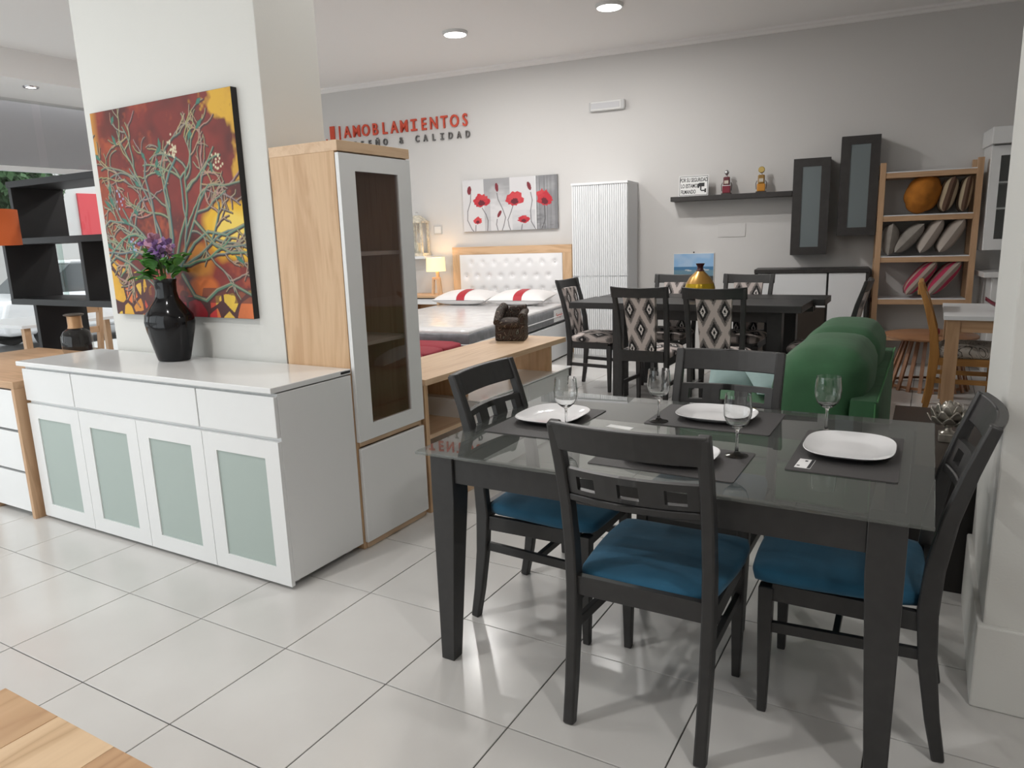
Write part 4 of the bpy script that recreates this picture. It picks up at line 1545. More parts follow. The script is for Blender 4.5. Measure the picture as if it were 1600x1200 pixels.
# ================================================================== LOW BUFFET under the wall cabinets
t = thing('buffet_cabinet', 'dark framed buffet with white doors against the wall behind the ikat chairs', 'sideboard', wl(2.15, 0, 0), WA)
box('top_slab', WENGE, t, -.005, 1.115, -.43, -.005, .985, 1.025)
box('side_panel', WENGE, t, 0, .03, -.42, -.01, 0, .985)
box('side_panel', WENGE, t, 1.08, 1.11, -.42, -.01, 0, .985)
box('divider', WENGE, t, .715, .73, -.40, -.01, .05, .985)
box('plinth', WENGE, t, .03, 1.08, -.38, -.02, 0, .06)
box('back_panel', WENGE, t, .03, 1.08, -.02, -.012, .06, .985)
box('white_flap', WHITE_M, t, .033, .712, -.42, -.40, .625, .98)
box('glass_door', plain('brown_gloss_panel', (0.055, 0.045, 0.038), rough=0.12, coat=.4), t, .033, .712, -.42, -.40, .07, .618)
box('white_door', WHITE_M, t, .733, 1.077, -.42, -.40, .07, .98)

# ================================================================== FAR DINING SET
t = thing('black_dining_table', 'long black extending dining table in front of the white wardrobe', 'table', (1.02, 4.24, 0))
TZ2 = 0.86
box('table_leaf', BLACKW, t, 0.0, 1.97, 0.0, 0.60, TZ2 - .055, TZ2, bevel=.003)
box('table_leaf', BLACKW, t, 0.03, 2.06, 0.625, 1.04, TZ2 - .055, TZ2, bevel=.003)
box('runner', BLACKW, t, 0.2, 1.98, 0.56, 0.60, TZ2 - .10, TZ2 - .056)
box('runner', BLACKW, t, 0.2, 1.98, 0.655, 0.69, TZ2 - .10, TZ2 - .056)
for x0, x1 in ((0.38, 0.49), (1.70, 1.81)):
    for y0 in (0.10, 0.80):
        box('leg', BLACKW, t, x0, x1, y0, y0 + .11, 0, TZ2 - .055, bevel=.003)
for y0 in (0.13, 0.85):
    box('apron', BLACKW, t, 0.49, 1.70, y0, y0 + .03, TZ2 - .15, TZ2 - .055)
IKB = ikat('ikat_back', 0, 2, 0.16, 0.32, oy=0.30, ox=0.5)
IKS = ikat('ikat_seat', 0, 1, 0.16, 0.30, oy=0.2, ox=0.5)


def make_ikat():
    t = thing('ikat_chair', '', 'chair', (0, 0, 0), 0, 'ikat chairs round the black table')
    prof = [(-.235, 0), (-.215, .14), (-.20, .32), (-.195, .46), (-.215, .66), (-.26, .86), (-.315, 1.035)]
    tk = [.03, .036, .045, .05, .042, .034, .028]
    for s in (-1, 1):
        MB().bar([(s * (.19 + .02 * max(0, z - .46) / .57), y, z) for y, z in prof], .038, tk).build('leg', BLACKW, t, bevel=.005, smooth=35)
        MB().rings([[(s * .185 + a * w_, .20 + b * w_, z) for a, b in ((-.5, -.5), (.5, -.5), (.5, .5), (-.5, .5))] for z, w_ in ((0, .028), (.3, .04), (.44, .044))]).build('leg', BLACKW, t, bevel=.004)
        MB().bar([(s * .19, -.2, .25), (s * .185, .19, .24)], .018, .03).build('stretcher', BLACKW, t)
        MB().bar([(s * .19, -.18, .435), (s * .185, .19, .435)], .022, .06).build('seat_rail', BLACKW, t)
    xs = [-.235 + .47 * k / 10 for k in range(11)]
    m = MB()
    rings = []
    for x in xs:
        bow = .03 * (1 - (x / .235) ** 2)
        sag = -.012 * (1 - (x / .235) ** 2)
        rings.append([(x, -.300 - bow, .955), (x, -.275 - bow, .955), (x, -.300 - bow, 1.045 + sag), (x, -.325 - bow, 1.045 + sag)])
    m.rings(rings)
    m.build('top_rail', BLACKW, t, smooth=40, bevel=.006)
    box('back_rail', BLACKW, t, -.175, .175, -.235, -.20, .44, .53)
    m = MB()
    rings = []
    for k in range(9):
        f = k / 8
        z = .52 + f * .44
        y = -.21 - .09 * f ** 1.3
        hw = .105 + .025 * f
        th = .022
        rings.append([(-hw, y - th, z), (hw, y - th, z), (hw, y + th, z), (-hw, y + th, z)])
    m.rings(rings)
    m.build('back_pad', IKB, t, smooth=40)
    MB().rbox(-.205, .205, -.19, .235, .455, .53, .033, puff=.02).build('seat_cushion', IKS, t, smooth=60)
    box('seat_rail', BLACKW, t, -.165, .165, .185, .208, .39, .45)
    return t


k0 = make_ikat()
k0.location = (1.875, 4.02, 0)
k0['label'] = 'ikat backed black chair nearest the camera at the black table, on the left'
dup(k0, (2.445, 3.98, 0), 0.06, 'ikat backed black chair nearest the camera at the black table, on the right')
dup(k0, (1.655, 5.12, 0), PI, 'ikat chair across the black table half hidden behind the gold vase')
dup(k0, (2.345, 5.09, 0), PI, 'ikat chair across the black table in front of the buffet')
dup(k0, (1.10, 4.69, 0), -PI / 2, 'ikat chair at the wardrobe end of the black table')
dup(k0, (3.10, 4.60, 0), PI / 2, 'ikat chair behind the green sofa at the right table end')

t = thing('gold_vase', 'round bronze and gold vase standing on the black dining table', 'vase', (2.07, 4.72, TZ2))
GOLD = plain('gold_lacquer', (0.50, 0.33, 0.015), rough=0.25, metal=0.55)
BRNZ = plain('bronze_lacquer', (0.22, 0.085, 0.03), rough=0.28, metal=0.5)
DRED = plain('dark_red_lacquer', (0.06, 0.012, 0.015), rough=0.2)
MB().lathe([(.05, 0), (.10, .012), (.128, .06), (.131, .085)], 32).build('lower_body', BRNZ, t, smooth=60)
MB().lathe([(.131, .085), (.131, .10), (.120, .14)], 32).build('gold_band', GOLD, t, smooth=60)
MB().lathe([(.120, .14), (.09, .19), (.05, .23), (.036, .245)], 32).build('shoulder', plain('copper_lacquer', (0.40, 0.22, 0.05), rough=0.28, metal=0.5), t, smooth=60)
MB().lathe([(.036, .245), (.026, .265), (.026, .285), (.040, .312), (.034, .312), (.020, .285), (.0005, .28)], 32).build('neck', DRED, t, smooth=60)

# calendar photograph leaning behind the table, on a small stand
P_ = Paint(60, 60, 1.0)
U_, V_ = P_.U, P_.V
P_.img[:] = (0.30, 0.50, 0.74)
P_.blend((1 - V_) * .35, (0.22, 0.42, 0.72))
P_.blend(np.clip((fbm(60, 60, [3, 8], 4) - .5) * 2 * (V_ < .5), 0, .4), (0.55, 0.66, 0.78))
P_.blend((V_ > .40) * 1.0, (0.06, 0.19, 0.36))
P_.blend((V_ > .50) * .8, (0.16, 0.28, 0.34))
for bx_, by_ in ((.3, .5), (.36, .52), (.7, .48), (.8, .5)):
    P_.seg((bx_, by_), (bx_ + .08, by_), .012, .012, (0.7, 0.7, 0.68))
P_.blend((V_ > .68) * 1.0, (0.03, 0.035, 0.035))
t = thing('calendar_picture', 'blue seascape calendar hanging on the wall behind the black dining table', 'picture', wl(1.205, 0, 0.82), WA)
box('backing_card', PAPER, t, 0, .46, -.012, -.002, 0, .38, bevel=0)
P_.mesh('printed_photo', PRINT, t, .004, .456, .004, .376, -.0126)
MB().lathe([(.0005, -.008), (.009, -.006), (.009, 0), (.0005, .0)], 10).xform(Matrix.Translation((.23, -.004, .392)) @ Matrix.Rotation(PI / 2, 4, 'X')).build('hook', INK, t)

# ================================================================== LADDER BOOKCASE AND CUSHIONS
t = thing('ladder_bookcase', 'light wooden open bookcase holding cushions against the back wall', 'bookcase', wl(3.30, 0, 0), WA)
for x in (0, .825):
    for y in (-.36, -.07):
        box('upright', OAKZ, t, x, x + .052, y, y + .05, 0, 2.05)
for z in (0.33, 0.70, 1.122, 1.527, 1.945):
    sh = box('shelf', OAKX, t, .052, .825, -.355, -.03, z - .045, z + .005)
    box('shelf_surface', WHITE_M, sh, .052, .825, -.352, -.03, z + .006, z + .016, bevel=0)
    for x in (.006, .831):
        box('side_rail', OAKY, t, x, x + .04, -.31, -.07, z - .04, z)


def cushion(u0, zb, tilt, mat, label, size=.36, thick=.13, grp='cushions on the bookcase', lean=None):
    """cushion standing on one edge with its face turned along the shelf, leaning by tilt"""
    z = zb + size / 2 * math.cos(tilt) + thick * .3 * abs(math.sin(tilt)) + .004
    o = (MB().rbox(-size / 2, size / 2, -.15, .15, -thick / 2, thick / 2, thick * .46, puff=.02) if thick > .25 else pillow_mesh(size, .30, thick, 16)).build('throw_cushion', mat, smooth=80)
    o.location = wl(u0, .20, z)
    o.rotation_euler = (Matrix.Rotation(WA, 4, 'Z') @ Matrix.Rotation(tilt - PI / 2, 4, 'Y')).to_euler()
    return tag(o, label, 'cushion', grp)


ORANGE = plain('ochre_velvet', (0.40, 0.14, 0.012), rough=0.9, noise=0.2, nscale=10)
BRST = stripes('brown_cream_stripe', 1, .15, [(0.42, 0.34, 0.23), (0.10, 0.055, 0.035), (0.42, 0.34, 0.23), (0.10, 0.055, 0.035)], off=-.133)
GREYC = plain('grey_linen', (0.27, 0.245, 0.22), rough=0.95, noise=0.1, nscale=15, bump=.2, bscale=40)
BEST = stripes('beige_stripe', 1, .11, [(0.36, 0.31, 0.27), (0.27, 0.23, 0.20), (0.40, 0.35, 0.31)])
PKST = stripes('pink_stripe', 1, .13, [(0.42, 0.035, 0.09), (0.44, 0.33, 0.27), (0.42, 0.035, 0.09), (0.34, 0.28, 0.24)])
S1, S2, S3 = 1.543, 1.138, 0.716
cushion(3.70, S1, .42, ORANGE, 'plump ochre velvet cushion on the top shelf', .35, .27)
cushion(3.915, S1, .22, BRST, 'brown and cream striped cushion beside the ochre cushion', .345, .155)
cushion(4.058, S1, .12, BRST, 'brown and cream striped cushion at the right end of the top shelf', .345, .125)
cushion(3.435, S2, .08, GREYC, 'grey linen cushion standing at the left end of the middle shelf', .32, .165)
cushion(3.60, S2, .72, GREYC, 'grey linen cushion leaning over on the middle shelf, second from the left', .37, .16)
cushion(3.79, S2, .50, BEST, 'beige striped cushion leaning on the middle shelf, third from the left', .38, .15)
cushion(3.965, S2, .55, BEST, 'beige striped cushion at the right end of the middle shelf', .38, .16)
cushion(3.73, S3, .66, PKST, 'pink striped cushion leaning on the third shelf, on the left', .42, .155)
cushion(3.935, S3, .66, PKST, 'pink striped cushion leaning on the third shelf, on the right', .42, .165)

# ================================================================== WHITE HUTCH at the right
t = thing('white_hutch', 'white dresser with glazed upper doors at the right edge behind the column', 'hutch', wl(4.22, 0, 0), WA)
HW = 1.0
box('counter', WHITE, t, -.005, HW, -.62, -.01, .935, .985)
box('lower_body', WHITE, t, .07, HW - .02, -.55, -.01, .06, .935)
box('plinth', WHITE, t, .09, HW - .04, -.50, -.02, 0, .06)
box('lower_door', WHITE, t, .075, .52, -.568, -.551, .08, .92)
box('lower_door', WHITE, t, .525, HW - .025, -.568, -.551, .08, .92)
box('upper_side', WHITE, t, .0, .018, -.38, -.01, 1.18, 2.15)
box('upper_side', WHITE, t, HW - .018, HW, -.38, -.01, 1.18, 2.15)
box('upper_back', plain('hutch_back_grey', (0.30, 0.31, 0.30), rough=.6), t, .018, HW - .018, -.03, -.01, 1.18, 2.15)
box('upper_floor', WHITE, t, .018, HW - .018, -.38, -.03, 1.18, 1.20)
box('crown', WHITE, t, -.02, HW + .02, -.50, -.01, 2.15, 2.30, bevel=.004)
for z in (1.56, 1.80):
    box('shelf', WHITE, t, .018, HW - .018, -.36, -.03, z, z + .018)
for x0, x1 in ((.003, .497), (.503, HW - .003)):
    m = MB().box(x0, x0 + .075, -.40, -.381, 1.185, 2.14).box(x1 - .075, x1, -.40, -.381, 1.185, 2.14).box(x0 + .075, x1 - .075, -.40, -.381, 1.185, 1.285).box(x0 + .075, x1 - .075, -.40, -.381, 2.05, 2.14)
    d = m.build('glazed_door', WHITE, t)
    box('pane', WINDOWGL, d, x0 + .075, x1 - .075, -.392, -.388, 1.285, 2.05, bevel=0)
    MB().lathe([(.012, 0), (.014, .012), (.0005, .02)], 10).xform(Matrix.Translation((x1 - .04 if x0 < .1 else x0 + .04, -.40, 1.62)) @ Matrix.Rotation(PI / 2, 4, 'X')).build('knob', CHROME, d)
t = thing('dark_bottle', 'dark bottle with pale label on the counter of the white hutch', 'bottle', wl(4.425, 0.48, 0.985), WA)
MB().lathe([(.038, 0), (.042, .006), (.042, .20), (.034, .235), (.016, .265), (.014, .32), (.0165, .322), (.0165, .335), (.0005, .335)], 24).build('bottle_body', plain('dark_bottle_glass', (0.012, 0.008, 0.010), rough=.1), t, smooth=45)
MB().lathe([(.0426, .06), (.0426, .165)], 24).build('bottle_label', plain('pale_label', (0.45, 0.38, 0.38), rough=.7), t, smooth=45)
MB().lathe([(.0428, .03), (.0428, .055)], 24).build('label_strip', plain('pink_strip', (0.36, 0.2, 0.22), rough=.7), t, smooth=45)

# ================================================================== WHITE TABLE, WOODEN CHAIR, SLATTED ROUND TABLE
t = thing('white_top_table', 'square wooden table with a white top by the right column', 'table', (3.93, 4.38, 0))
box('table_top', WHITE_M, t, 0, 1.10, 0, 1.0, .765, .795)
for x in (.02, 1.0):
    for y in (.02, .89):
        box('leg', OAKZ, t, x, x + .085, y, y + .085, 0, .765)
for y in (.04, .93):
    box('apron', OAKX, t, .105, 1.0, y, y + .025, .675, .765)
for x in (.04, 1.03):
    box('apron', OAKY, t, x, x + .025, .105, .89, .675, .765)
t = thing('red_dish', 'shallow dark red boat shaped dish on the white topped table', 'dish', (4.36, 4.78, .795))
m = MB()
m.grid(lambda u_, v_: ((u_ - .5) * .34, (v_ - .5) * .16 * (1 - (2 * u_ - 1) ** 2) ** .6 if abs(2 * u_ - 1) < 1 else 0, .006 + .075 * abs(2 * u_ - 1) ** 2.2 + .10 * (v_ - .5) ** 2), 20, 8)
dsh = m.build('bowl_shell', plain('dark_red_glaze', (0.16, 0.015, 0.03), rough=.25), t, smooth=80)
sm = dsh.modifiers.new('thick', 'SOLIDIFY')
sm.thickness = .006
MB().lathe([(.0005, 0), (.03, .008), (.045, .04), (.03, .075), (.0005, .08)], 16, c=(.02, 0, .012)).build('dark_ball', plain('grey_ball', (0.07, 0.07, 0.075), rough=.4), t, smooth=60)

t = thing('wooden_chair', 'honey coloured wooden chair with swirl print seat tucked under the white topped table', 'chair', (4.085, 4.845, 0), -PI / 2)
HONX = wood('honey_x', (0.50, 0.25, 0.07), (0.36, 0.16, 0.04), axis=0)
HONZ = wood('honey_z', (0.50, 0.25, 0.07), (0.36, 0.16, 0.04), axis=2)
HONY = wood('honey_y', (0.50, 0.25, 0.07), (0.36, 0.16, 0.04), axis=1)
SWIRL = swirl_fabric('swirl_print', (0.50, 0.46, 0.41), (0.07, 0.058, 0.048), scale=7, width=.05)
prof = [(-.235, 0), (-.21, .15), (-.195, .35), (-.19, .47), (-.21, .65), (-.265, .85), (-.325, 1.02)]
tk = [.035, .045, .06, .065, .055, .045, .032]
for s in (-1, 1):
    MB().bar([(s * .20, y, z) for y, z in prof], .032, tk).build('leg', HONZ, t, bevel=.006, smooth=35)
    box('leg', HONZ, t, s * .195 - .022, s * .195 + .022, .18, .224, 0, .44)
    MB().bar([(s * .2, -.19, .27), (s * .195, .19, .27)], .018, .035).build('stretcher', HONY, t)
    MB().bar([(s * .2, -.18, .42), (s * .195, .19, .42)], .022, .055).build('seat_rail', HONY, t)
box('seat_rail', HONX, t, -.175, .175, .19, .215, .385, .44)
box('top_rail', HONX, t, -.19, .19, -.335, -.30, .92, 1.02, bevel=.008)
m = MB()
m.rings([[(-.15, y - .02, z), (.15, y - .02, z), (.15, y + .02, z), (-.15, y + .02, z)] for y, z in ((-.205, .56), (-.225, .68), (-.255, .80), (-.295, .92))])
m.build('back_pad', SWIRL, t, smooth=40)
MB().rbox(-.215, .215, -.17, .24, .44, .535, .042, puff=.02).build('seat_cushion', SWIRL, t, smooth=60)

t = thing('slatted_round_table', 'low round wooden table on a flared slatted base behind the wooden chair', 'side table', (3.86, 5.76, 0))
CHERRY = wood('cherry', (0.36, 0.18, 0.09), (0.26, 0.12, 0.055), axis=0)
CHERRYZ = wood('cherry_z', (0.40, 0.21, 0.12), (0.30, 0.145, 0.075), axis=2)
MB().lathe([(.0005, .455), (.36, .455), (.375, .462), (.375, .475), (.365, .483), (.0005, .483)], 48).build('table_top', CHERRY, t, smooth=40)
for k in range(22):
    a = 2 * PI * k / 22
    c_, s_ = math.cos(a), math.sin(a)
    MB().bar([(.33 * c_, .33 * s_, 0), (.20 * c_, .20 * s_, .455)], .028, .018, side=(-s_, c_, 0)).build('slat', CHERRYZ, t)
MB().lathe([(.29, .02), (.315, .02), (.315, .04), (.29, .04)], 40).build('base_ring', CHERRY, t, smooth=40)
t = thing('red_apple', 'small red apple on the low round wooden table', 'apple', (3.89, 5.62, .483))
MB().lathe([(.0005, .006), (.022, .0), (.040, .022), (.043, .045), (.034, .068), (.016, .074), (.0005, .066)], 20).build('apple_body', plain('apple_red', (0.35, 0.02, 0.02), rough=.3), t, smooth=60)
MB().tube([(0, 0, .066), (.004, 0, .088)], .002, 5).build('stalk', OAKZ, t)

# ================================================================== GREEN SOFA
t = thing('green_sofa', 'emerald green velvet two seat sofa behind the glass table', 'sofa', (3.66, 1.98, 0), 0)
SL = 1.73
box('seat_base', GREEN, t, -1.0, -.02, .02, SL, .10, .30, bevel=.02)
MB().rbox(-1.02, -.13, .03, SL - .14, .30, .44, .04, puff=.012).build('seat_cushion', GREEN, t, smooth=60)
MB().rbox(-.125, .0, .0, SL, .10, .655, .018).build('back_frame', GREEN, t, smooth=60)
MB().rbox(-1.0, -.12, SL - .13, SL, .10, .57, .03).build('armrest', GREEN, t, smooth=60)
PIPEG = plain('green_piping', (0.10, 0.30, 0.12), rough=.8)
MB().tube([(-.004, .005, .652), (-.004, SL - .005, .652)], .004, 6).build('piping', PIPEG, t)
MB().tube([(-.012, .002, .64), (-.012, .002, .12)], .004, 6).build('piping', PIPEG, t)
for k, (y0, y1, zt) in enumerate(((.03, .80, .84), (.81, 1.58, .83))):
    m = MB().rbox(-.20, .20, y0, y1, -.23, .23, .11, puff=.035)
    m.v = [(x + .15 * (z + .22) - .06, y, z + .63) for x, y, z in m.v]
    o = m.build('back_cushion', GREEN, t, smooth=70)
    o.location = (-.255, 0, 0)
for x in (-.94, -.08):
    for y in (.08, SL - .1):
        box('foot', BLACKW, t, x, x + .05, y - .02, y + .03, 0, .10)
o = pillow_mesh(.46, .46, .16, 18).build('throw_pillow', TEAL, smooth=80)
o.location = (2.80, 3.20, .525)
o.rotation_euler = (.42, 0.05, .25)
tag(o, 'pale teal throw pillow lying at the far end of the green sofa', 'cushion')
o = pillow_mesh(.42, .42, .14, 18).build('throw_pillow', TEAL, smooth=80)
o.location = (3.08, 2.95, .52)
o.rotation_euler = (.25, .12, .5)
tag(o, 'pale teal throw pillow leaning on the other one on the green sofa seat', 'cushion')
t = thing('white_side_table', 'plain white side table between the green sofa and the black table', 'side table', (2.98, 4.02, 0))
box('table_top', WHITE_M, t, -.26, .26, -.12, .12, .475, .50)
for sx_ in (-1, 1):
    box('side_panel', WHITE_M, t, sx_ * .25 - .01, sx_ * .25 + .01, -.115, .115, 0, .475)

# ================================================================== DARK LOW CABINET AND ARTICHOKE
t = thing('dark_low_cabinet', 'dark brown low cabinet behind the right hand chair beside the column', 'cabinet', (3.715, 1.505, 0))
box('top_slab', DARKBROWN, t, 0, .80, 0, 1.07, .485, .513)
box('carcass', plain('very_dark_brown', (0.014, 0.011, 0.010), rough=.5), t, .015, .785, .012, 1.055, .0, .485)
t = thing('artichoke_ornament', 'silver artichoke ornament on a small square foot on the dark low cabinet', 'ornament', (3.94, 1.93, .513))
SILV = plain('aged_silver', (0.46, 0.43, 0.38), rough=.33, metal=.75, noise=.25, nscale=40)
box('foot_block', SILV, t, -.035, .035, -.035, .035, 0, .038, bevel=.004)
MB().lathe([(.03, .038), (.014, .05), (.012, .062), (.03, .072)], 16).build('stem', SILV, t, smooth=50)
MB().lathe([(.02, .07), (.036, .085), (.044, .115), (.036, .15), (.02, .170), (.0005, .178)], 20).build('core', SILV, t, smooth=60)
pt_ = None
for row, (r, z, n, tilt, sc_) in enumerate(((.046, .088, 8, .60, 1.25), (.050, .108, 8, .32, 1.2), (.042, .132, 7, .0, 1.05), (.026, .155, 6, -.35, .8))):
    for k in range(n):
        a = 2 * PI * (k + .5 * (row % 2)) / n
        if pt_ is None:
            m = MB()
            m.grid(lambda u_, v_: (.018 * math.sin(PI * v_) * .35 + .006 * (v_ ** 3), (u_ - .5) * .046 * (1 - v_ ** 2.2 * .85), v_ * .045), 4, 5)
            pt_ = m.build('petal', SILV, t, smooth=80)
            sm = pt_.modifiers.new('thick', 'SOLIDIFY')
            sm.thickness = .003
            q = pt_
        else:
            q = pt_.copy()
            COL.objects.link(q)
            q.parent = t
        q.location = (r * math.cos(a), r * math.sin(a), z - .012)
        q.rotation_euler = (0, tilt, a)
        q.scale = (sc_,) * 3

# ================================================================== TOY ARMCHAIR on the console
t = thing('toy_armchair', 'miniature brown swirl print armchair standing on the wooden console', 'figurine', (1.275, 2.765, .735), 0.35)
TOY = swirl_fabric('brown_swirl', (0.038, 0.021, 0.016), (0.26, 0.21, 0.16), scale=11, width=.03, line2=(0.14, 0.17, 0.14))
MB().rbox(-.105, .105, -.095, .10, 0, .095, .012).build('base', TOY, t, smooth=50)
MB().rbox(-.088, .072, -.105, .06, .088, .15, .025, puff=.01).build('seat', TOY, t, smooth=50)
MB().rbox(-.105, .105, .045, .105, .09, .215, .022).build('backrest', TOY, t, smooth=50)
m = MB()
m.tube([(-.02, .075, .205), (.10, .07, .215)], .028, 12)
m.build('back_roll', TOY, t, smooth=60)
MB().tube([(.088, -.09, .17), (.088, .09, .195)], .026, 12).build('arm_roll', TOY, t, smooth=60)
MB().tube([(-.085, -.098, .13), (-.085, -.05, .16), (-.08, .02, .20), (-.06, .075, .225)], [.028, .03, .034, .036], 12).build('arm_roll', TOY, t, smooth=60)
MB().rbox(.066, .105, -.095, .09, .06, .17, .012).build('arm_side', TOY, t, smooth=50)
MB().rbox(-.105, -.07, -.095, .09, .06, .14, .012).build('arm_side', TOY, t, smooth=50)

# ================================================================== LEFT BACKGROUND
t = thing('black_zigzag_shelf', 'black open shelving unit of staggered boxes behind the left column', 'bookcase', (-3.02, 1.60, 0))
SB = plain('black_matt_board', (0.010, 0.010, 0.011), rough=.5)
SBT = SB
D_ = .42
for x0, x1, z in ((.22, 1.55, 1.975), (0.0, 1.55, 1.52), (0.0, 1.55, 1.02), (.30, 1.25, .50), (.30, 1.25, .02)):
    box('shelf', SB, t, x0, x1, 0, D_, z, z + .05)
for x, z0, z1 in ((.24, 1.57, 1.975), (.0, 1.07, 1.52), (1.13, 1.07, 1.52), (.34, .55, 1.02), (.34, .07, .50), (1.15, .07, .5)):
    box('side_panel', SB, t, x, x + .045, 0.002, D_ - .002, z0, z1)
t = thing('orange_floor_lamp', 'orange drum shade floor lamp at the left edge', 'lamp', (-2.22, 1.07, 0))
ORS = plain('orange_shade', (0.62, 0.12, 0.02), rough=.7)
m = MB()
n = 40
for r in (.27, .266):
    m.add([(r * math.cos(2 * PI * k / n), r * math.sin(2 * PI * k / n), 1.765) for k in range(n)] + [(r * math.cos(2 * PI * k / n), r * math.sin(2 * PI * k / n), 1.51) for k in range(n)],
          [(k, (k + 1) % n, n + (k + 1) % n, n + k) for k in range(n)])
m.build('lamp_shade', ORS, t, smooth=60)
MB().lathe([(.012, .02), (.012, 1.70)], 12).build('pole', CHROME, t, smooth=60)
MB().lathe([(.0005, 0), (.14, 0), (.14, .015), (.02, .03), (.0005, .03)], 32).build('base', CHROME, t, smooth=40)
t = thing('glass_bottle_vase', 'smoky glass bottle vase with copper neck on the wooden desk', 'vase', (-.98, .99, .775))
SMG = clear_glass('smoky_glass', (0.60, 0.59, 0.56), .9)
MB().lathe([(.05, 0), (.085, .01), (.092, .05), (.092, .13), (.075, .165), (.045, .185)], 28).build('bottle_body', SMG, t, smooth=50)
MB().lathe([(.045, .185), (.042, .20), (.042, .262)], 28).build('copper_neck', plain('copper_neck', (0.45, 0.27, 0.14), rough=.35, metal=.4), t, smooth=50)
MB().lathe([(.042, .262), (.058, .268), (.06, .274), (.05, .278), (.036, .274)], 28).build('rim', plain('dark_rim', (0.09, 0.08, 0.07), rough=.4), t, smooth=50)

t = thing('left_dining_table', 'wooden table with white top behind the black shelving', 'table', (-4.3, 2.75, 0))
box('table_top', WHITE_M, t, -.55, .55, -.75, .75, .73, .76)
for x in (-.52, .46):
    for y in (-.72, .66):
        box('leg', OAKZ, t, x, x + .06, y, y + .06, 0, .73)
o = MB().lathe([(.06, 0), (.09, .003), (.15, .02), (.152, .023), (.09, .008), (.0005, .007)], 32).build('pink_plate', plain('pink_glaze', (0.40, 0.16, 0.18), rough=.3), smooth=50)
o.location = (-4.02, 2.62, .76)
tag(o, 'pink glazed plate on the white topped table at the left edge', 'plate')


def light_chair(x, y, rz, label):
    t = thing('light_wood_chair', label, 'chair', (x, y, 0), rz, 'light wooden chairs behind the black shelving')
    for s in (-1, 1):
        MB().bar([(s * .2, -.23, 0), (s * .2, -.2, .45), (s * .2, -.28, .95)], .04, .05).build('leg', OAKZ, t)
        box('leg', OAKZ, t, s * .19 - .02, s * .19 + .02, .18, .22, 0, .44)
        box('seat_rail', OAKY, t, s * .19 - .012, s * .19 + .012, -.2, .2, .38, .44)
    box('top_rail', OAKX, t, -.22, .22, -.29, -.26, .86, .95)
    box('mid_rail', OAKX, t, -.19, .19, -.255, -.235, .66, .72)
    MB().rbox(-.21, .21, -.19, .23, .44, .50, .025).build('seat', plain('cream_seat', (0.55, 0.50, 0.43), rough=.9), t, smooth=60)


light_chair(-3.55, 2.30, PI / 2, 'light wooden chair at the left edge below the black shelving')
light_chair(-3.35, 3.05, PI / 2, 'light wooden chair seen between the black shelving and the left column')

# ================================================================== STREET OUTSIDE
g = struct(MB().box(-40, XL - .25, -20, 40, -.35, -.15).build('street_ground', plain('asphalt', (0.22, 0.22, 0.22), rough=.9)))
struct(MB().box(-8.2, XL - .25, -20, 40, -.14, -.03).build('sidewalk_ground', plain('pavement', (0.5, 0.49, 0.47), rough=.9)))


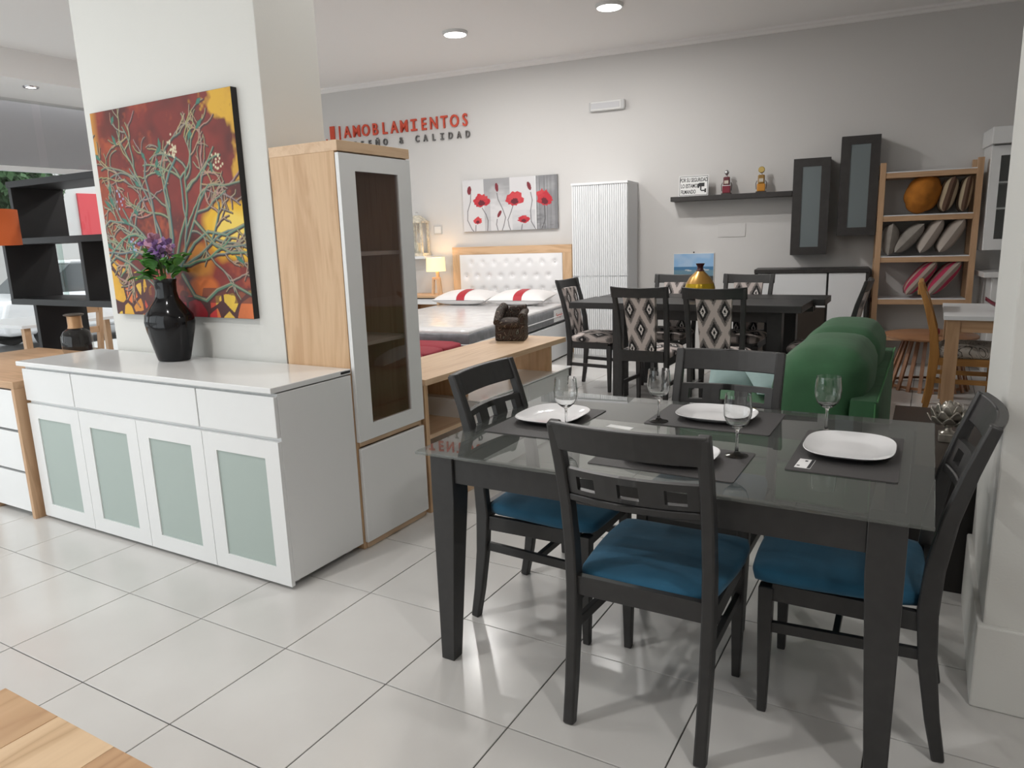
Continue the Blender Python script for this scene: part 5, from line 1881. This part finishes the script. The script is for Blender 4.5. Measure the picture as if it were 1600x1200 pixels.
def car(x, y, col, label):
    t = thing('parked_car', label, 'car', (x, y, -.15), 0)
    cm = plain('car_paint_' + label.split()[0], col, rough=.25, coat=.5)
    # side profile along y, extruded across x
    body = [(-2.0, .30), (2.0, .30), (2.05, .55), (1.95, .80), (1.2, .90), (-1.35, .95), (-1.95, .85), (-2.05, .55)]
    MB().prism(body, 0, -.82, .82).build('body', cm, t, bevel=.06, seg=3, smooth=50)
    cab = [(-1.45, .93), (1.05, .89), (.45, 1.40), (-.85, 1.42)]
    m = MB()
    m.rings([[(-.76, a, b) for a, b in cab], [(-.62, a, b) for a, b in cab[:2]] + [(-.62, a, b) for a, b in cab[2:]], [(.62, a, b) for a, b in cab], [(.76, a, b) for a, b in cab]])
    m.build('cabin', plain('car_glass', (0.05, 0.06, 0.065), rough=.1), t, bevel=.03)
    MB().prism([(-.80, 1.41), (.42, 1.39), (.40, 1.44), (-.78, 1.47)], 0, -.66, .66).build('roof', cm, t, bevel=.02)
    for yy in (-1.25, 1.25):
        for sx_ in (-1, 1):
            w_ = MB().lathe([(.12, -.1), (.30, -.1), (.32, -.06), (.32, .06), (.30, .1), (.12, .1)], 24)
            w_.xform(Matrix.Translation((sx_ * .74, yy, .32)) @ Matrix.Rotation(PI / 2, 4, 'Y'))
            w_.build('wheel', plain('tyre', (0.02, 0.02, 0.02), rough=.8), t, smooth=40)
    for s in (-1, 1):
        box('headlight', plain('lamp_glass', (0.6, 0.6, 0.6), rough=.1), t, s * .62 - .14, s * .62 + .14, 1.93, 2.03, .62, .74)


car(-9.6, 6.2, (0.75, 0.75, 0.76), 'white car parked outside the shop window')
car(-11.9, 11.4, (0.42, 0.44, 0.46), 'silver car parked across the street')
t = thing('street_building', 'pale building with a red panel across the street', 'building', (-17, 9, -.15))
box('facade', plain('pale_render', (0.55, 0.54, 0.52), rough=.9), t, -.4, 0, -12, 12, 0, 7)
box('red_panel', plain('red_render', (0.55, 0.06, 0.07), rough=.8), t, 0.0, .06, 1.3, 2.0, 0, 3.2)
for y0 in (-9, -6, -3, 3.6, 6.5):
    f_ = box('window', plain('far_window_frame', (0.3, 0.3, 0.3), rough=.5), t, 0.0, .04, y0, y0 + 1.5, 1.0, 2.8)
    for a in (0.06, .53, 1.0):
        box('pane', plain('far_pane', (0.12, 0.14, 0.15), rough=.1), f_, .04, .05, y0 + a, y0 + a + .42, 1.08, 2.72, bevel=0)
t = thing('street_tree', 'green street tree outside the shop window', 'tree', (-14.6, 7.2, -.15))
MB().tube([(0, 0, 0), (.05, .02, 1.3), (0, .1, 2.6), (.1, .05, 3.4)], [.16, .13, .11, .06], 10).build('trunk', plain('bark', (0.10, 0.08, 0.06), rough=.9), t, smooth=60)
m = MB()
random.seed(5)
for k in range(2600):
    a, b = random.uniform(0, 2 * PI), random.uniform(-1, 1)
    rr_ = random.random() ** .4
    s_ = math.sqrt(1 - b * b)
    c_ = Vector((1.3 * rr_ * s_ * math.cos(a), 1.4 * rr_ * s_ * math.sin(a), 3.4 + 1.1 * rr_ * b))
    e1 = Vector((random.uniform(-1, 1), random.uniform(-1, 1), random.uniform(-1, 1))).normalized() * .13
    e2 = Vector((random.uniform(-1, 1), random.uniform(-1, 1), random.uniform(-1, 1))).normalized() * .08
    m.add([c_ - e1, c_ + e2, c_ + e1, c_ - e2], [(0, 1, 2, 3)])
cr_o = m.build('crown', plain('tree_leaf', (0.05, 0.11, 0.04), rough=.7), t)
cr_o['kind'] = 'stuff'
